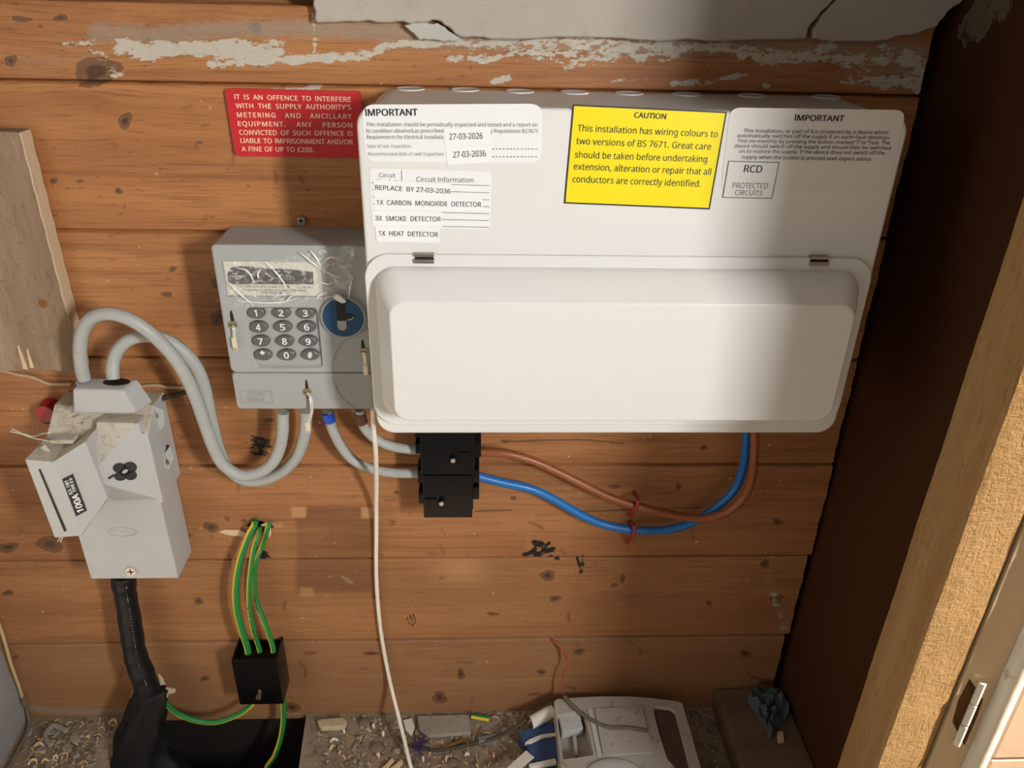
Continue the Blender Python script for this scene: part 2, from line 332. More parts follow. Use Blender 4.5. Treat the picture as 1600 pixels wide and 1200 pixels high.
# ================================================================== the setting
def seg_dist(px, py, pts):
    d = np.full(px.shape, 1e9)
    if len(pts) == 1: return np.hypot(px-pts[0][0], py-pts[0][1])
    for (x0, y0), (x1, y1) in zip(pts[:-1], pts[1:]):
        dx, dy = x1-x0, y1-y0; t = np.clip(((px-x0)*dx+(py-y0)*dy)/(dx*dx+dy*dy+1e-9), 0, 1)
        d = np.minimum(d, np.hypot(px-x0-t*dx, py-y0-t*dy))
    return d
def build_wall():
    x0, x1, sx, sz = -.64, .4215, .002, .002
    gaps = [-.012]+[.1396+.14*k for k in range(6)]+[.9075]
    xs = np.arange(x0, x1+1e-6, sx); rows = []; yb = []; bid = []
    for k in range(7):
        a, b = gaps[k]+.0016, gaps[k+1]-.0016; n = int((b-a)/sz); off = [.0, .0008, -.0004, .0005, 0, .0006, -.0006][k]
        zz = [a, a]+list(np.linspace(a+.0012, b-.0012, n))+[b, b]; yy = [.018, off+.0008]+[off]*n+[off+.0008, .018]
        rows += zz; yb += yy; bid += [k]*len(zz)
    rows += [.909, 1.06]; yb += [.03, .03]; bid += [7, 7]
    rows = np.array(rows); yb = np.array(yb); bid = np.array(bid); R, C = len(rows), len(xs)
    V = np.zeros((R, C, 3)); V[:, :, 0] = xs[None, :]; V[:, :, 2] = rows[:, None]; V[:, :, 1] = yb[:, None]
    # ragged board ends on the right
    endoff = np.array([0, .0045, .007, .005, .003, .001, -.002, 0])
    V[:, -1, 0] += 0
    V = V.reshape(-1, 3); B = np.repeat(bid, C); px, py = pixels(V*[1, 0, 1])
    z = V[:, 2]; knot = np.zeros(len(V)); warp = np.zeros(len(V))
    for kx, ky, rx, ry in [(195, 189, 11, 13), (18, 95, 9, 10), (150, 112, 32, 26), (345, 441, 13, 12), (340, 497, 12, 12), (856, 900, 14, 8), (867, 936, 10, 5), (691, 903, 6, 4), (310, 940, 8, 6), (1215, 815, 9, 5), (687, 1090, 13, 9), (456, 1105, 13, 9), (846, 1050, 7, 5), (905, 1018, 9, 5), (1195, 882, 9, 6), (1213, 937, 11, 7), (1198, 1066, 13, 7), (25, 1027, 6, 4), (620, 769, 5, 4), (802, 778, 5, 4), (355, 810, 5, 4), (381, 813, 5, 3), (588, 933, 7, 6), (1108, 943, 5, 4), (12, 927, 9, 5), (385, 1037, 6, 3), (320, 1060, 8, 5), (12, 855, 16, 9), (78, 850, 22, 12), (330, 823, 12, 8), (1165, 1022, 10, 6), (480, 297, 3, 2), (83, 283, 8, 4), (125, 283, 7, 3), (311, 223, 7, 3), (185, 299, 7, 5), (230, 60, 6, 4), (35, 30, 16, 5), (95, 28, 14, 5), (400, 45, 10, 12), (960, 915, 5, 4), (770, 960, 10, 3), (720, 1053, 6, 10), (580, 1021, 16, 3), (973, 905, 4, 8), (260, 460, 10, 4), (270, 420, 6, 5), (255, 712, 5, 3), (420, 657, 10, 4), (1100, 700, 7, 4), (790, 690, 9, 3), (960, 760, 10, 4), (1060, 760, 5, 8)]:
        th = np.arctan2((py-ky)/ry, (px-kx)/rx); e = np.hypot((px-kx)/rx, (py-ky)/ry)*(1+.13*np.sin(2*th+kx)+.10*np.sin(3*th+ky)+.03*np.sin(5*th+kx)); knot = np.maximum(knot, np.clip(1.35-e, 0, 1))
        e2 = np.hypot((px-kx)/(rx*4.5), (py-ky)/(ry*2.6)); warp += -.6*ry*6e-4*np.exp(-e2**2)*np.sign(py-ky)*np.minimum(1, np.abs(py-ky)/ry)
    lines = lambda L, wd, st: np.max([np.clip(1.25-seg_dist(px, py, p)/(wd*.5), 0, 1)*st for p in L], axis=0)
    knot = np.maximum(knot, lines([[(744, 798), (800, 797)], [(890, 800), (985, 796), (1095, 793)], [(140, 120), (136, 100)], [(800, 690), (905, 687), (975, 693)]], 4, .75))
    knot = np.maximum(knot, lines([[(660, 1056), (695, 1044)], [(715, 1060), (730, 1045)], [(855, 1060), (800, 1062), (690, 1062), (520, 1055)], [(620, 1010), (634, 1030)], [(1056, 1080), (1066, 1066)], [(850, 905), (880, 910), (890, 925)], [(560, 1020), (700, 1012)]], 5, .3))
    paint = np.zeros(len(V))
    for pts, wd, st in [([(190, 74), (240, 80), (262, 77), (345, 74)], 26, 1), ([(345, 76), (400, 84), (430, 80)], 34, .95), ([(330, 100), (380, 96), (470, 92), (575, 86)], 16, .9), ([(140, 70), (165, 95), (185, 115)], 22, .5), ([(100, 70), (150, 68)], 10, .6), ([(575, 88), (600, 70), (620, 68), (720, 66)], 14, .8), ([(705, 92), (760, 93), (800, 85)], 12, .85), ([(700, 66), (790, 75), (880, 92), (960, 82), (1050, 76)], 34, .62), ([(750, 64), (1000, 70), (1150, 75), (1270, 88), (1440, 95)], 22, .72), ([(1160, 88), (1240, 92), (1300, 75)], 24, .75), ([(1310, 90), (1350, 115), (1330, 125), (1430, 130)], 30, .62), ([(1380, 80), (1440, 100), (1435, 140)], 26, .7), ([(770, 127), (795, 122)], 12, .85), ([(930, 130), (1010, 122)], 8, .6), ([(1050, 130), (1110, 128), (1165, 116)], 10, .7), ([(1195, 135), (1200, 138)], 10, .7), ([(920, 92), (1010, 92)], 8, .6), ([(425, 140), (500, 138)], 5, .9), ([(250, 75), (265, 62)], 10, .7), ([(1205, 920), (1225, 985)], 12, .45), ([(280, 130), (330, 170)], 8, .35), ([(490, 20), (492, 80)], 8, .6)]:
        paint = np.maximum(paint, np.clip(1.3-seg_dist(px, py, pts)/(wd*.62), 0, 1)*st)
    wash = np.zeros(len(V))
    for pts, wd, st in [([(150, 50), (250, 55), (380, 45), (490, 45)], 44, .75), ([(490, 45), (600, 48), (720, 62)], 40, .85), ([(600, 62), (900, 70), (1440, 80)], 44, .7), ([(40, 100), (140, 85)], 40, .45), ([(1330, 100), (1440, 110)], 60, .6), ([(40, 1105), (90, 1112), (190, 1112)], 18, .75), ([(520, 940), (505, 930)], 10, .5), ([(535, 902), (550, 912)], 8, .7), ([(1200, 900), (1230, 985)], 30, .5), ([(500, 340), (540, 345)], 20, .4)]:
        wash = np.maximum(wash, np.clip(1.25-seg_dist(px, py, pts)/(wd*.6), 0, 1)*st)
    soot_and_hole = np.zeros(len(V))
    for pts, wd, st in [([(836, 848), (846, 850)], 11, 1), ([(848, 858), (858, 848)], 6, 1), ([(818, 866), (832, 862), (836, 858)], 8, 1), ([(838, 866), (862, 858)], 10, 1), ([(860, 870), (872, 874)], 7, .8), ([(902, 872), (908, 894)], 5, .95), ([(910, 868), (911, 890)], 4, .8), ([(895, 852), (897, 860)], 3, .7), ([(636, 964), (640, 976)], 3, .8), ([(641, 962), (645, 978)], 3, .8), ([(646, 960), (649, 974)], 3, .8)]:
        soot_and_hole = np.maximum(soot_and_hole, np.clip(1.4-seg_dist(px, py, pts)/(wd*.55), 0, 1)*st)
    blob = np.exp(-(np.hypot((px-404)/26, (py-698)/22))**2)*.72; soot_and_hole = np.maximum(soot_and_hole, blob)
    rect = lambda a, b, c, d, e=3: np.clip((px-a)/e, 0, 1)*np.clip((b-px)/e, 0, 1)*np.clip((py-c)/e, 0, 1)*np.clip((d-py)/e, 0, 1)
    light = np.max([rect(454, 480, 790, 810)*.75, rect(563, 590, 791, 811)*.75, rect(467, 491, 917, 935)*.45, rect(320, 352, 800, 806)*.0, lines([[(335, 833), (395, 835)]], 8, .0)], axis=0)
    light = np.maximum(light, .6*np.exp(-(np.hypot((px-720)/45, (py-890)/22))**2))
    light = np.maximum(light, .55*np.clip(1.2-seg_dist(px, py, [(420, 820), (440, 820)])/5, 0, 1))
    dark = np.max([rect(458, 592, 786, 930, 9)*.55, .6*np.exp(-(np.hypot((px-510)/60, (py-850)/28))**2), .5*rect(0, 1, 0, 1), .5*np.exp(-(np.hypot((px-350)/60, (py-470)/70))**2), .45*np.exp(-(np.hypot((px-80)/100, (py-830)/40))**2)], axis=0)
    r2 = np.random.default_rng(21); sc = []
    for k in range(75):
        x, y = r2.uniform(0, 1230), r2.choice([r2.uniform(150, 350), r2.uniform(740, 1100), r2.uniform(740, 1100)]); a = r2.choice([r2.normal(1.45, .35), r2.normal(.1, .3)]); L = r2.uniform(6, 26)
        near = np.abs(px-x)+np.abs(py-y) < 60; v = np.zeros(len(V)); dx, dy = math.cos(a)*L, math.sin(a)*L; b2 = r2.normal(0, 3)
        v[near] = np.clip(1.3-seg_dist(px[near], py[near], [(x, y), (x+dx*.5+b2, y+dy*.5), (x+dx, y+dy)])/r2.uniform(1.6, 3.2), 0, 1)*r2.uniform(.35, .75); dark = np.maximum(dark, v)
    soot_and_hole = np.maximum(soot_and_hole, np.clip(1.4-np.hypot((px-412)/11, (py-866)/8), 0, 1))  # painted black spot stands in for the dark of a small hole
    knot = np.maximum(knot, .25*np.clip(1.3-seg_dist(px, py, [(832, 806), (826, 840), (828, 860)])/9, 0, 1))
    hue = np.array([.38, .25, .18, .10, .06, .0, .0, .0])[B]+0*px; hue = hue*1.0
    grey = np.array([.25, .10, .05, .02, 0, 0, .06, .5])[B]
    # geometry of the hole for the earth wires
    V = V.reshape(R, C, 3)
    for k in range(8):
        rr = np.where(bid == k)[0]
        jag = .0005*np.sin(rows[rr]*83+k)+.0004*np.sin(rows[rr]*211+k*2)+.0002*np.sin(rows[rr]*700)
        V[rr, -1, 0] += endoff[k]+jag; V[rr, -2, 0] += endoff[k]*.5
    PX = px.reshape(R, C); PY = py.reshape(R, C)
    hole = np.hypot((PX-407)/21, (PY-822)/9) < 1
    idx = np.arange(R*C).reshape(R, C)
    q = np.stack([idx[:-1, :-1], idx[:-1, 1:], idx[1:, 1:], idx[1:, :-1]], -1)
    keep = ~(hole[:-1, :-1] & hole[1:, 1:]); F = q[keep].reshape(-1, 4)
    me = bpy.data.meshes.new('wall_back'); nv = R*C; nf = len(F)
    me.vertices.add(nv); me.vertices.foreach_set('co', V.reshape(-1)); me.loops.add(nf*4); me.loops.foreach_set('vertex_index', F.reshape(-1).astype(np.int32))
    me.polygons.add(nf); me.polygons.foreach_set('loop_start', np.arange(0, nf*4, 4, dtype=np.int32)); me.update(calc_edges=True); me.validate()
    a = me.attributes.new('grain', 'FLOAT_VECTOR', 'POINT'); G = np.stack([V[:, :, 0].ravel(), B*.37+.0, z+warp], -1)
    a.data.foreach_set('vector', G.astype(np.float32).ravel())
    for nm, ch in (('marks', (knot, paint, soot_and_hole)), ('stains', (light, dark, wash)), ('tone', (hue, grey, grey*0))):
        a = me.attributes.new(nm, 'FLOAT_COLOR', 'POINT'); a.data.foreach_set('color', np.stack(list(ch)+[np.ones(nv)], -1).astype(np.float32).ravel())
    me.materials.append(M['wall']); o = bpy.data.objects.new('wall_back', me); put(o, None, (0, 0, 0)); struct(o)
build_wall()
# dark lining behind the boards
b = MB(); b.box(-.7, .46, .034, .05, -.3, 1.06); struct(obj('trim_9', b, M['black'], smooth=False))

# right partition, stud, frame lining
b = MB(); b.box(.4325, .446, -.2, .034, -.05, 1.2); struct(obj('wall_right', b, M['part'], smooth=False))
def warped_post(x0, x1, y0, y1, z0, z1, bev, amp, n=90):
    b = MB(); R = []
    for k in range(n+1):
        z = z0+(z1-z0)*k/n; j = lambda s: amp*(math.sin(z*37+s)+.6*math.sin(z*101+s*3)+.4*math.sin(z*260+s*5))
        R.append([(p[0]+j(i*.9)*.5, p[1]+j(i*1.7+2)*.5, z) for i, p in enumerate([(x0, y1), (x0, y0+bev), (x0+bev*.35, y0+bev*.35), (x0+bev, y0), (x1-bev, y0), (x1-bev*.35, y0+bev*.35), (x1, y0+bev), (x1, y1)])])
    b.loft(R); return b
struct(obj('trim_1', warped_post(.42, .4735, -.2445, -.187, -.05, 1.2, .0035, .0005), M['stud'], ang=1.2))
# painted lining with a chipped hinge recess
def lining():
    x0, x1 = .4755, .512; yf = -.2455; b = MB()
    hole = [Y(1515, 1060, yf), Y(1536, 1093, yf), Y(1527, 1120, yf), Y(1507, 1165, yf), Y(1488, 1128, yf), Y(1497, 1094, yf)]
    hole = [(p[0], p[2]) for p in hole]
    outer = [(x0, -.05), (x1, -.05), (x1, 1.2), (x0, 1.2)]
    v = [(x, yf, z) for x, z in outer+hole]
    tri = tessellate_polygon([[Vector((x, z, 0)) for x, z in outer], [Vector((x, z, 0)) for x, z in hole]])
    b.add(v, [tuple(t) for t in tri], 0)
    n = len(hole); b.add([(x, yf, z) for x, z in hole]+[(x*.7+.3*.494, yf+.006, z*.85+.15*.32) for x, z in hole], [(i, (i+1) % n, (i+1) % n+n, i+n) for i in range(n)]+[tuple(range(n, 2*n))], 1)
    b.add([(x0, yf, -.05), (x0, yf, 1.2), (x0, -.16, 1.2), (x0, -.16, -.05), (x1, yf, -.05), (x1, yf, 1.2), (x1, -.16, 1.2), (x1, -.16, -.05)], [(0, 1, 2, 3), (4, 5, 6, 7), (3, 2, 6, 7)], 0)
    o = obj('trim_2', b, [M['paintw'], M['rawwood']], smooth=False); struct(o); return o
lining()
struct(obj('trim_3', warped_post(.5125, .5335, -.2575, -.2, -.05, 1.2, .0075, .0006), M['gloss'], ang=1.2))
# open door leaf and frame head, added out of view to block light
b = MB(); b.solid([(x, y, z) for z in (0, 1.95) for x, y in ((.556, -.286), (.574, -.292), (.491, -.556), (.473, -.55))], [(0, 1, 2, 3), (4, 5, 6, 7), (0, 1, 5, 4), (1, 2, 6, 5), (2, 3, 7, 6), (3, 0, 4, 7)], 0, .002); struct(obj('door_blocker', b, M['paintw'], smooth=False))
b = MB(); b.box(-.7, .55, -.27, -.2, 1.09, 3.0); b.box(.536, .555, -.289, -.2576, .88, 1.95); struct(obj('frame_head_blocker', b, M['stud'], smooth=False))  # unseen, placed to keep sun out; the side block stops a stray sliver
b = MB(); b.box(-.7, .446, -.2, .034, 1.1, 1.12); struct(obj('ceiling_blocker', b, M['part'], smooth=False))  # added above the view to shade the tops of things
def hinge():
    b = MB(); A, B2 = Y(1549, 1078, -.259), Y(1503, 1178, -.259); n = 3
    for k in range(n):
        p = A+(B2-A)*(k+.04)/n; h = (A[2]-B2[2])/n*.92; b.cyl(((A[0]+B2[0])/2-.001, -.2485, p[2]), (0, 0, -1), .0036, h, 16)
    tag(obj('door_hinge', b, M['gloss']), 'old gloss painted hinge barrel beside the chipped recess in the door lining', 'hinge')
hinge()
# floor with the cut-out, sub-floor pit
def floor():
    b = MB(); hole = [Z(203, 1122, 0), Z(476, 1128, 0), Z(466, 1205, 0), (-.232, -.13, 0), (-.50, -.13, 0), Z(168, 1205, 0)]
    hole = [(p[0], -.0015 if i < 2 else p[1]) for i, p in enumerate(hole)]
    outer = [(-.66, .012), (.45, .012), (.45, -.6), (-.66, -.6)]
    tri = tessellate_polygon([[Vector((x, y, 0)) for x, y in outer], [Vector((x, y, 0)) for x, y in hole]])
    # fine surface: subdivide for a lumpy top
    b.add([(x, y, 0) for x, y in outer+hole], [tuple(t) for t in tri], 0)
    n = len(hole); b.add([(x, y, 0) for x, y in hole]+[(x, y, -.022) for x, y in hole], [(i, (i+1) % n, (i+1) % n+n, i+n) for i in range(1, n)], 1)
    o = obj('floor', b, [M['floor'], M['slabwood']], smooth=False, origin=(0, 0, 0)); struct(o)
    b = MB(); b.add([(-.66, .012, -.022), (-.1, .012, -.022), (-.1, -.4, -.022), (-.66, -.4, -.022), (-.66, .012, -.5), (-.1, .012, -.5), (-.1, -.4, -.5), (-.66, -.4, -.5)], [(4, 5, 6, 7), (0, 1, 5, 4), (1, 2, 6, 5), (2, 3, 7, 6), (3, 0, 4, 7)])
    struct(obj('trim_4', b, M['pit'], smooth=False))
floor()
# left plastered wall
def left_wall():
    b = MB(); R = []
    for k in range(60):
        z = -.02+1.1*k/59; j = .0018*math.sin(z*45)+.001*math.sin(z*130); R.append([(-.63+j, .012, z), (-.628+j, -.01, z), (-.627+j*.6, -.05, z), (-.622, -.2, z), (-.622, -.6, z), (-.70, -.6, z), (-.70, .012, z)])
    b.loft(R); struct(obj('wall_left', b, M['plasterw'], ang=1.0))
left_wall()
# outdoor planks seen past the door frame
b = MB()
for k in range(10): b.box(.60, 2.2, -.19, -.17, -.3+.145*k, -.3+.145*k+.142, bev=.002)
struct(obj('trim_5', b, M['deck'], smooth=False))
# broken plaster above the boards
def jagged(pts, n=4, amp=.0012):
    o = []
    for i, (a, c) in enumerate(pts):
        a2, c2 = pts[(i+1) % len(pts)]
        for k in range(n): o.append((a+(a2-a)*k/n+(rng.uniform(-amp, amp) if k else 0), c+(c2-c)*k/n+(rng.uniform(-amp, amp) if k else 0)))
    return o
def plast(name, pix, yf, mat, bev=.0012, yb=-.0008):
    P = [Y(a, c, yf) for a, c in pix]; b = MB(); b.prism(jagged([(p[0], p[2]) for p in P]), yf, yb, bev=bev, seg=1); return obj(name, b, mat, ang=.5)
struct(plast('trim_6', [(480, -60), (490, 0), (493, 35), (560, 34), (622, 33), (640, 37), (650, 34), (684, 32), (698, 41), (718, 57), (745, 58), (785, 61), (870, 58), (1000, 63), (1150, 63), (1262, 60), (1263, 46), (1282, 20), (1303, 0), (1340, -60)], -.012, M['plaster']))
struct(plast('trim_7', [(1346, -60), (1309, 0), (1287, 22), (1270, 46), (1271, 61), (1300, 66), (1360, 66), (1420, 55), (1465, 42), (1480, 20), (1506, 0), (1530, -60)], -.013, M['plaster']))
def smear():
    Q = [X(a, c, .4325) for a, c in ((1497, 55), (1500, 38), (1518, 14), (1536, -14), (1578, -14), (1582, 10), (1566, 36), (1552, 28), (1546, 46), (1530, 66), (1520, 60), (1508, 75))]; Q = [np.array((.4325, y, z)) for y, z in jagged([(p[1], p[2]) for p in Q], 9, .0022)]; b = MB(); m = len(Q)
    b.add([(.4319, p[1], p[2]) for p in Q]+[(.4325, p[1], p[2]) for p in Q], [tuple(range(m)), tuple(range(2*m-1, m-1, -1))]+[(i, (i+1) % m, (i+1) % m+m, i+m) for i in range(m)])
    struct(obj('trim_11', b, M['smear'], smooth=False))
smear()
o = plast('plaster_flake', [(631, 40), (648, 36), (684, 36), (699, 47), (722, 62), (708, 65), (685, 63), (656, 63), (648, 54)], -.009, M['flake'], .0008); tag(o, 'loose pale flake of plaster hanging under the broken plaster edge', 'plaster')

# ================================================================== consumer unit
UY = -.12
UX0, UX1, UZ0, UZ1 = -.0985, .3525, .5365, .8405
def consumer_unit():
    root = empty('consumer_unit', ((UX0+UX1)/2, 0, UZ0), 'large white metal consumer unit with a raised flap covered in printed labels', 'fuse box')
    b = MB(); e = .0022
    b.loft([rrect(UX0+e, UX1-e, UZ0+e, UZ1-e, .018, -.0012), rrect(UX0+e, UX1-e, UZ0+e, UZ1-e, .018, -.108), rrect(UX0+e+.004, UX1-e-.004, UZ0+e+.004, UZ1-e-.004, .016, -.108)]); obj('casing', b, M['white'], root)
    b = MB(); r = .017
    b.loft([rrect(UX0+.001, UX1-.001, UZ0+.001, UZ1-.001, r, -.104), rrect(UX0, UX1, UZ0, UZ1, r, -.105), rrect(UX0, UX1, UZ0, UZ1, r, -.1172), rrect(UX0+.0008, UX1-.0008, UZ0+.0008, UZ1-.0008, r-.0004, -.1192), rrect(UX0+.0028, UX1-.0028, UZ0+.0028, UZ1-.0028, r-.002, -.12)]); obj('front_cover', b, M['white'], root, ang=1.2)
    # knock-outs in the top
    zt = UZ1-e
    for px, py in ((643, 137), (727, 138.5), (811, 141), (896, 142.5), (980, 144), (1069, 145.5), (1170, 147.5), (1284, 149.5)):
        c = Z(px, py, zt); b = MB(); n = 28; cy = c[1]-.011; R = []
        for rr, dz in ((.0135, 0), (.0128, .0011), (.0118, .0011), (.0112, .0002), (.006, .0001)):
            R.append([(c[0]+rr*math.cos(2*math.pi*k/n), cy+rr*math.sin(2*math.pi*k/n), zt+dz) for k in range(n)])
        b.loft(R, cap0=False); obj('knockout', b, M['white'], root, ang=1.0)
    # flap
    ft, fb, fl, fr, rr, yf = .7190, .5475, -.0995, .3505, .022, -.1235
    def flap_ring(d, y, seg=8):
        o = []
        for p in rrect(fl+d, fr-d, fb+d, ft-d, rr-d*.5, y, seg): o.append(p)
        q = []
        for x, yy, z in o:
            if z < .60:
                t = (x-(fl+fr)/2)/((fr-fl)/2); z = z+.0055*t*t-.0035
            q.append((x, yy, z))
        return q
    b = MB(); b.loft([flap_ring(0, -.1202, 24), flap_ring(0, yf+.0006, 24), flap_ring(.0006, yf, 24)]); fo = obj('flap', b, M['flap'], root, ang=.5)
    # raised hood of the flap
    A = (-.0905, .3385, .5605, .7085); B_ = (-.0765, .3285, .5705, .6862)
    b = MB(); R = []; y0, y1 = yf+.0002, -.1525
    prof = [(0, 0), (.0, .05), (.03, .14), (.10, .30), (.5, .64), (.82, .86), (.93, .945), (.985, .985), (1.04, 1.0), (1.14, 1.0)]
    for t, d in prof:
        x0, x1, z0, z1 = [A[i]+(B_[i]-A[i])*t for i in range(4)]; zz0 = A[2]+(B_[2]-A[2])*min(1.1, d)*(1 if t < 1 else t)
        R.append(rrect(x0, x1, zz0, z1, .018-.004*t, y0+(y1-y0)*d, 10))
    b.loft(R, cap0=False); obj('raised_hood', b, M['flap'], fo, ang=1.3)
    for px, py in ((663, 403.5), (1280, 407.5)):
        c = Y(px, py, -.124); h = MB(); w2, h2 = .0083, .0042
        h.box(c[0]-w2, c[0]+w2, -.1262, -.1195, c[2]-h2, c[2]-h2*.45, bev=.0004); h.box(c[0]-w2, c[0]+w2, -.1258, -.1195, c[2]+h2*.4, c[2]+h2, bev=.0004)
        h.box(c[0]-w2*.96, c[0]+w2*.96, -.1242, -.1195, c[2]-h2*.5, c[2]+h2*.5, 1)
        h.tube([(c[0]-w2, -.1255, c[2]-h2*.3), (c[0]+w2*1.02, -.1255, c[2]-h2*.3)], .0011, 8)
        obj('hinge_clip', h, [M['steel'], M['black']], root)
    # gland underneath
    c = Y(1190, 684, -.055); b = MB(); b.cyl((c[0]-.002, -.055, UZ0+.003), (0, 0, -1), .021, .010, 28, r2=.0185); obj('cable_gland', b, M['white'], root)
    # ---- labels
    y1 = UY-.0003; y2 = UY-.0006; y3 = UY-.0009; yt = UY-.0014
    def lab(name, pts, mat, y, r=0, cr=(0, 1, 2, 3), t=.0003):
        b = MB(); quad(b, pts, y, t, 0, r, cr); return obj(name, b, mat, root, smooth=False)
    def text(parent, rows, mat=None, y=yt, name='lettering'):
        b = MB()
        for r in rows: letter(b, r[0], r[1], r[2], r[3], y, *(r[4:] if len(r) > 4 else ()))
        return obj(name, b, mat or M['ink'], parent, smooth=False)
    def rules(b, L, y, wd=1.0):
        for (x0, y0), (x1, y1) in L: quad(b, [(x0, y0-wd/2), (x1, y1-wd/2), (x1, y1+wd/2), (x0, y0+wd/2)], y, .00005)
    L = lab('inspection_label', [(564.5, 163.5), (848, 162), (846, 255), (571, 252.5)], M['label'], y1, .0105)
    text(L, [('IMPORTANT', (571, 181), (653, 180.5), 10.4, .03)], y=y1-.00012, name='heading')
    text(L, [('This installation should be periodically inspected and tested and a report on', (572.3, 197.3), (839.8, 197.8), 5.9, .006), ('Its condition obtained,as prescribed', (572.3, 207.3), (692.5, 207.3), 5.9, .006), ('g Regulations BS7671', (765, 207.3), (839.8, 207.8), 5.9, .006), ('Requirements for Electrical Installatic', (573.2, 217), (693.5, 217), 5.9, .006), ('Date of last inspection:', (574, 231), (643, 231), 5.6), ('Recommended date of next inspection:', (575.3, 243.4), (694, 243.4), 5.6)], M['grey_ink'], y=y1-.00012)
    b = MB()
    for k in range(13):
        x = 769+k*5.6; rules(b, [((x, 232.8), (x+2.8, 232.8)), ((x, 245), (x+2.8, 245))], y1-.00012, 1.2)
    obj('dotted_lines', b, M['ink'], L, smooth=False)
    for pts, s, a, c in (([(693.5, 201), (766, 199), (768, 223.5), (695.3, 229)], '27-03-2026', (702, 218), (754.5, 216.6)), ([(696.2, 230.5), (767.5, 226.6), (768.5, 253.6), (699, 257.5)], '27-03-2036', (708, 246.4), (759.5, 244))):
        T = lab('date_strip', pts, M['tape'], y2); text(T, [(s, a, c, 9.2, .008)], y=y2-.00012)
    L = lab('circuit_label', [(577, 262.5), (768.5, 268), (766.3, 358.5), (581, 354.5)], M['label'], y1, .004)
    text(L, [('Circuit', (592.5, 277), (618, 277.4), 6.6), ('Number', (590, 286.5), (621, 287), 6.6), ('Circuit Information', (650.7, 284), (740, 285.2), 7.6)], y=y1-.00012)
    for ln in [((705, 288.4), (765, 290.2)), ((705.5, 299.5), (765, 301.2)), ((754, 312), (765, 312.4)), ((754, 322.5), (764.7, 323.2)), ((690.5, 332), (764.3, 334)), ((690.5, 343), (764, 344.6)), ((691, 353.7), (764, 355.4)), ((580.3, 285.3), (583.5, 285.4)), ((580.7, 296.4), (583.7, 296.5)), ((581.7, 307.5), (584.5, 307.6)), ((582.2, 318.6), (585.4, 318.7))]:
        b = MB(); rules(b, [ln], y1-.00012, .9); obj('ruled_line', b, M['grey_ink'], L, smooth=False)
    b = MB(); quad(b, [(626.8, 266), (627.8, 266), (628.2, 282.8), (627.2, 282.8)], y1-.00012, .00005); obj('ruled_line', b, M['grey_ink'], L, smooth=False)
    for pts, s, a, c in (([(583.7, 280.5), (705.2, 288), (704.7, 310.5), (584.7, 308.3)], 'REPLACE  BY 27-03-2036', (586.3, 296.3), (704, 302.6)), ([(584.7, 308.4), (753.5, 311.2), (753.5, 328.5), (586, 328.5)], '1X  CARBON  MONOXIDE  DETECTOR', (588.8, 319.8), (752, 323.3)), ([(582.2, 328.6), (690, 330.8), (689.3, 355.5), (582.5, 351.7)], '3X  SMOKE  DETECTOR', (586.3, 344.6), (689, 346.2)), ([(585.8, 353.3), (687.5, 355.6), (686.8, 379.5), (588.5, 377.3)], '1X  HEAT  DETECTOR', (591.8, 368), (684.5, 370.1))):
        T = lab('typed_strip', pts, M['tape'], y2); text(T, [(s, a, c, 7.3, .010)], y=y2-.00012)
    L = lab('caution_label', [(894.7, 163), (1136.2, 174.7), (1109, 327.5), (880.6, 318)], M['ink'], y1)
    b = MB(); quad(b, [(897.2, 165.6), (1133.2, 177), (1107, 324.8), (883.6, 315.7)], y2, .0002); F = obj('yellow_panel', b, M['yellow'], L, smooth=False)
    text(L, [('CAUTION', (990.3, 183.7), (1040.4, 186.2), 8.4, .03), ('This installation has wiring colours to', (902, 204.8), (1120.8, 214.6), 10, .008), ('two versions of BS 7671. Great care', (900, 225), (1110.5, 234), 10, .008), ('should be taken before undertaking', (898, 246.4), (1104.5, 253.6), 10, .008), ('extension, alteration or repair that all', (896, 264.8), (1110.5, 273.4), 10, .008), ('conductors are correctly identified.', (894.2, 284.5), (1094.3, 292), 10, .008)], y=y2-.00012)
    L = lab('rcd_notice_label', [(1140.5, 168), (1416, 172), (1387, 302), (1126, 299)], M['clear'], y1, .009)
    text(L, [('IMPORTANT', (1241, 188.4), (1318.4, 189.6), 9, .03), ('This installation, or part of it,is protected by a device which', (1161.6, 206.8), (1387.4, 209.8), 5.6, .009), ('automatically switches off the supply if an earth fault develops.', (1151.6, 214.4), (1391, 217.8), 5.6, .009), ('Test six-monthly by pressing the button marked"T"or"Test. The', (1151.6, 222.6), (1390, 226), 5.6, .009), ('device should switch off the supply and should then be switched', (1147, 230.6), (1391, 234), 5.6, .009), ('on to restore the supply. If the device does not switch off the', (1154.4, 238.8), (1382, 241.8), 5.6, .009), ('supply when the button is pressed,seek expert advice.', (1158.4, 247.8), (1362.4, 251.4), 5.6, .009)], y=y1-.00012)
    L = lab('rcd_label', [(1138, 251.4), (1218, 253.4), (1206.4, 310.6), (1128.6, 309)], M['green_ink'], y2)
    b = MB(); quad(b, [(1139.3, 252.6), (1216.5, 254.5), (1205.3, 309.2), (1130.1, 307.8)], y3, .0002); obj('white_panel', b, M['clear'], L, smooth=False)
    text(L, [('RCD', (1161.6, 268.8), (1190.2, 269.8), 11, .02), ('PROTECTED', (1144, 293.8), (1199, 294.6), 8.3), ('CIRCUITS', (1148, 304.7), (1190.4, 305.6), 7.8)], y=y3-.00012)
consumer_unit()

